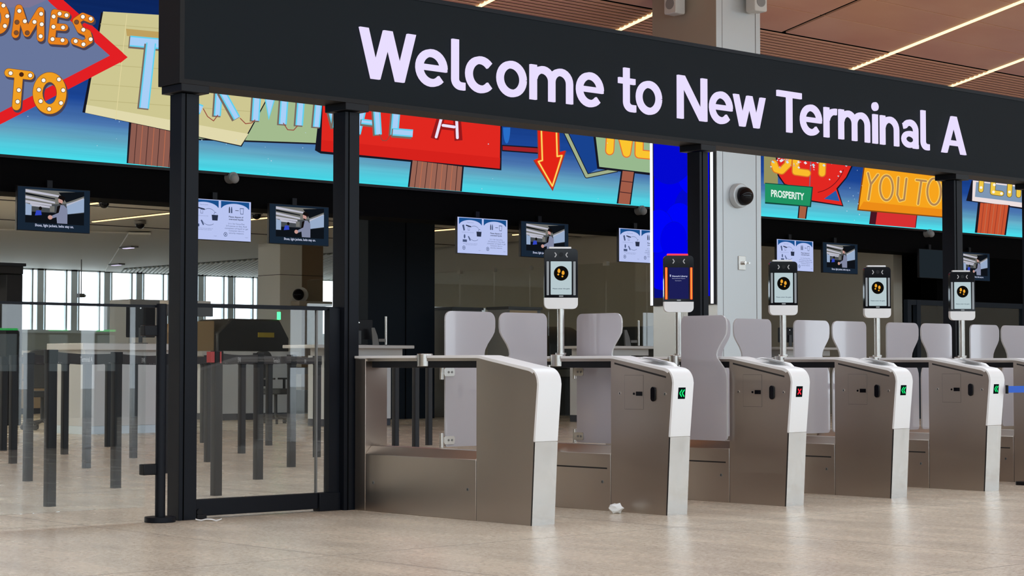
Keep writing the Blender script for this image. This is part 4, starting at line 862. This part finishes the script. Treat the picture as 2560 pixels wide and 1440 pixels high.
def crate(x0, x1, y, z, mm, lb):
    t = thing('storage_cabinet', lb, 'cabinet', ((x0 + x1) / 2, y + .3, 0), 0, 'cabinets by the glass partition'); q = MB(); q.box(x0, x1, y, y + .6, 0, z - .05, 'machine_grey'); q.build('body', t, .01); q = MB(); q.box(x0 - .02, x1 + .02, y - .03, y + .62, z - .05, z, 'machine_dark'); q.build('top', t); q = MB(); q.box(x0 + .03, x1 - .1, y - .012, y, .1, z - .07, mm); q.build('door', t, .004)
crate(24.4, 25.25, 27.0, 2.16, 'hood_tan', 'tan-fronted cabinet with dark top rising behind the second white wing'); crate(24.6, 25.4, 28.9, 2.2, 'machine_grey', 'grey cabinet with dark top rising behind the nearest white wing')
t = thing('equipment_cabinet', 'grey-brown equipment cabinet behind the fence post', 'cabinet', (18.2, 30.2, 0)); q = MB(); q.box(17.85, 18.65, 29.9, 30.6, 0, 2.22, 'machine_grey'); q.build('body', t, .02); q = MB(); q.box(17.9, 18.6, 29.885, 29.9, .1, 2.1, 'beige_housing'); q.build('door', t)
t = thing('overhead_monitor', 'flat black equipment screen under a beige box beside the first post', 'monitor', (15.65, 24.3, 1.75)); q = MB(); q.box(15.15, 15.95, 24.3, 24.36, 1.76, 1.93, 'machine_dark'); q.build('housing', t, .005); q = MB(); q.box(15.2, 15.95, 24.36, 24.6, 1.90, 1.995, 'beige_housing'); q.build('box', t, .005); q = MB(); q.cyl((15.5, 24.45, 0), (15.5, 24.45, 1.9), .03, 'machine_dark', 12); q.build('pole', t)
t = thing('walkthrough_scanner', 'dark brown walk-through scanner frame at the far left', 'scanner', (15.0, 30.4, 0))
for x0, x1 in ((13.2, 13.5), (15.5, 15.8)):
    q = MB(); q.box(x0, x1, 30, 30.9, 0, 2.6, 'sign_edge'); q.build('side_panel', t, .01)
q = MB(); q.box(13.2, 15.8, 29.98, 30.92, 2.6, 2.78, 'sign_edge'); q.build('top_bar', t, .01); q = MB(); q.box(13.2, 15.84, 29.96, 30.94, 2.74, 2.79, 'black_plastic'); q.build('lid', t); q = MB(); q.box(13.5, 15.5, 30.4, 30.42, 1.9, 1.97, 'black_plastic'); q.box(15.35, 15.42, 30.4, 30.42, 0, 2.6, 'black_plastic'); q.build('cross_bar', t)
t = thing('dome_camera', 'round white-and-black camera on the two-tone hall column', 'camera', (28.7, 40, 3.2)); dx_, dz_ = on_y(738, 737, 39.9); q = MB(); q.cyl((dx_ + .16, 39.91, dz_), (dx_ + .10, 39.8, dz_), .2, 'speaker_white', 20); q.build('housing', t); q = MB(); q.ball((dx_ - .03, 39.72, dz_), .15, 'black_gloss'); q.build('dome', t)
t = thing('column_shelf', 'beige equipment box fixed low on the two-tone column', 'box', (29.3, 39.8, 2.75)); xa, za = on_y(742, 752, 39.7); xb, zb = on_y(826, 766, 39.7); q = MB(); q.box(xa, xb, 39.6, 39.98, zb, za, 'beige_housing'); q.build('body', t, .02)
# black barrier frame with glass on the right
t = thing('security_barrier', 'black framed glass barrier behind the last gates', 'barrier', (32.5, 22, 0))
for x in (30.25, 30.55, 34.2, 34.5, 34.85, 36.5): q = MB(); q.box(x - .06, x + .06, 21.95, 22.05, 0, 2.3, 'pier_navy'); q.build('post', t, .005)
q = MB(); q.box(30.25, 38, 21.96, 22.04, 2.2, 2.3, 'pier_navy'); q.build('top_bar', t); q = MB(); q.box(30.61, 34.14, 21.995, 22.005, .1, 2.2, 'clear_glass'); q.build('pane', t); q = MB(); q.box(34.91, 36.44, 21.995, 22.005, .1, 2.2, 'clear_glass'); q.build('pane', t)

# ------------------------------------------------------------------ litter and the cone
bm = bmesh.new(); bmesh.ops.create_icosphere(bm, subdivisions=2, radius=.05)
for v in bm.verts: v.co *= random.uniform(.75, 1.15); v.co.z *= .75
zmin = min(v.co.z for v in bm.verts); me = bpy.data.meshes.new('crumpled_paper'); 
for v in bm.verts: v.co.z -= zmin; v.co.x *= 1.05
bm.to_mesh(me); bm.free(); me.materials.append(MATS['paper_white']); o = bpy.data.objects.new('crumpled_paper', me); o.location = (9.30, 9.19, 0); COL.objects.link(o); tag(o, 'crumpled white paper on the floor at the foot of the second gate', 'paper')
q = MB(); n = 8; V = [(6.83 + .02 * math.sin(i), 10.49 + .03 * i - .02, .004 + .012 * math.sin(i * 1.3) ** 2) for i in range(n)]; V = [(6.80 + i * .021, 10.55 - .012 * i + .02 * math.sin(i * .9), .004 + .010 * (math.cos(i * .9) ** 2)) for i in range(n)]
VV = V + [(x + .02, y + .03, z + .002) for x, y, z in V]; VV += [(x, y, max(z - .003, .0005)) for x, y, z in VV]
q.mesh(VV, [(i, i + 1, n + i + 1, n + i) for i in range(n - 1)] + [(2 * n + i, 3 * n + i, 3 * n + i + 1, 2 * n + i + 1) for i in range(n - 1)] + [(i, 2 * n + i, 2 * n + i + 1, i + 1) for i in range(n - 1)] + [(n + i, n + i + 1, 3 * n + i + 1, 3 * n + i) for i in range(n - 1)], 'paper_white')
tag(q.build('paper_strip'), 'small torn white paper strip at the foot of the first post', 'paper')
t = thing('traffic_cone', 'orange traffic cone with dark base at the right edge', 'cone', (14.17, 9.0, 0)); q = MB(); q.prism(rrect(14.04, 14.30, 8.87, 9.13, .03), XY, 0, .03, 'black_plastic'); q.build('base', t, .004); q = MB(); q.cyl((14.17, 9.0, .03), (14.17, 9.0, .62), .10, 'orange_plastic', 24, .025); q.build('cone_body', t)

# ------------------------------------------------------------------ self-service kiosks on the public side (they mirror in the glass fence)
for (x, y), lb in zip(((11.06, 0), (11.75, 0), (12.42, 0), (13.1, 0)), ('first', 'second', 'third', 'last')):
    t = thing('check_in_kiosk', '%s of the black green-topped kiosks mirrored in the glass fence' % lb, 'kiosk', (x, y, 0), .5, 'check-in kiosks mirrored in the glass')
    q = MB(); q.prism([(-.25, 0), (.25, 0), (.2, .9), (.02, 1.45), (-.2, 1.45), (-.12, .9)], YZ, -.14, .14, 'black_plastic'); q.build('body', t, .02, local=True)
    q = MB(); q.box(-.12, .12, -.19, .0, 1.45, 1.475, 'kiosk_green'); q.build('top_light', t, local=True)
    q = MB(); q.prism([(.195, .95), (.035, 1.40), (.045, 1.404), (.205, .954)], YZ, -.11, .11, 'screen_pale'); q.build('touch_screen', t, local=True)
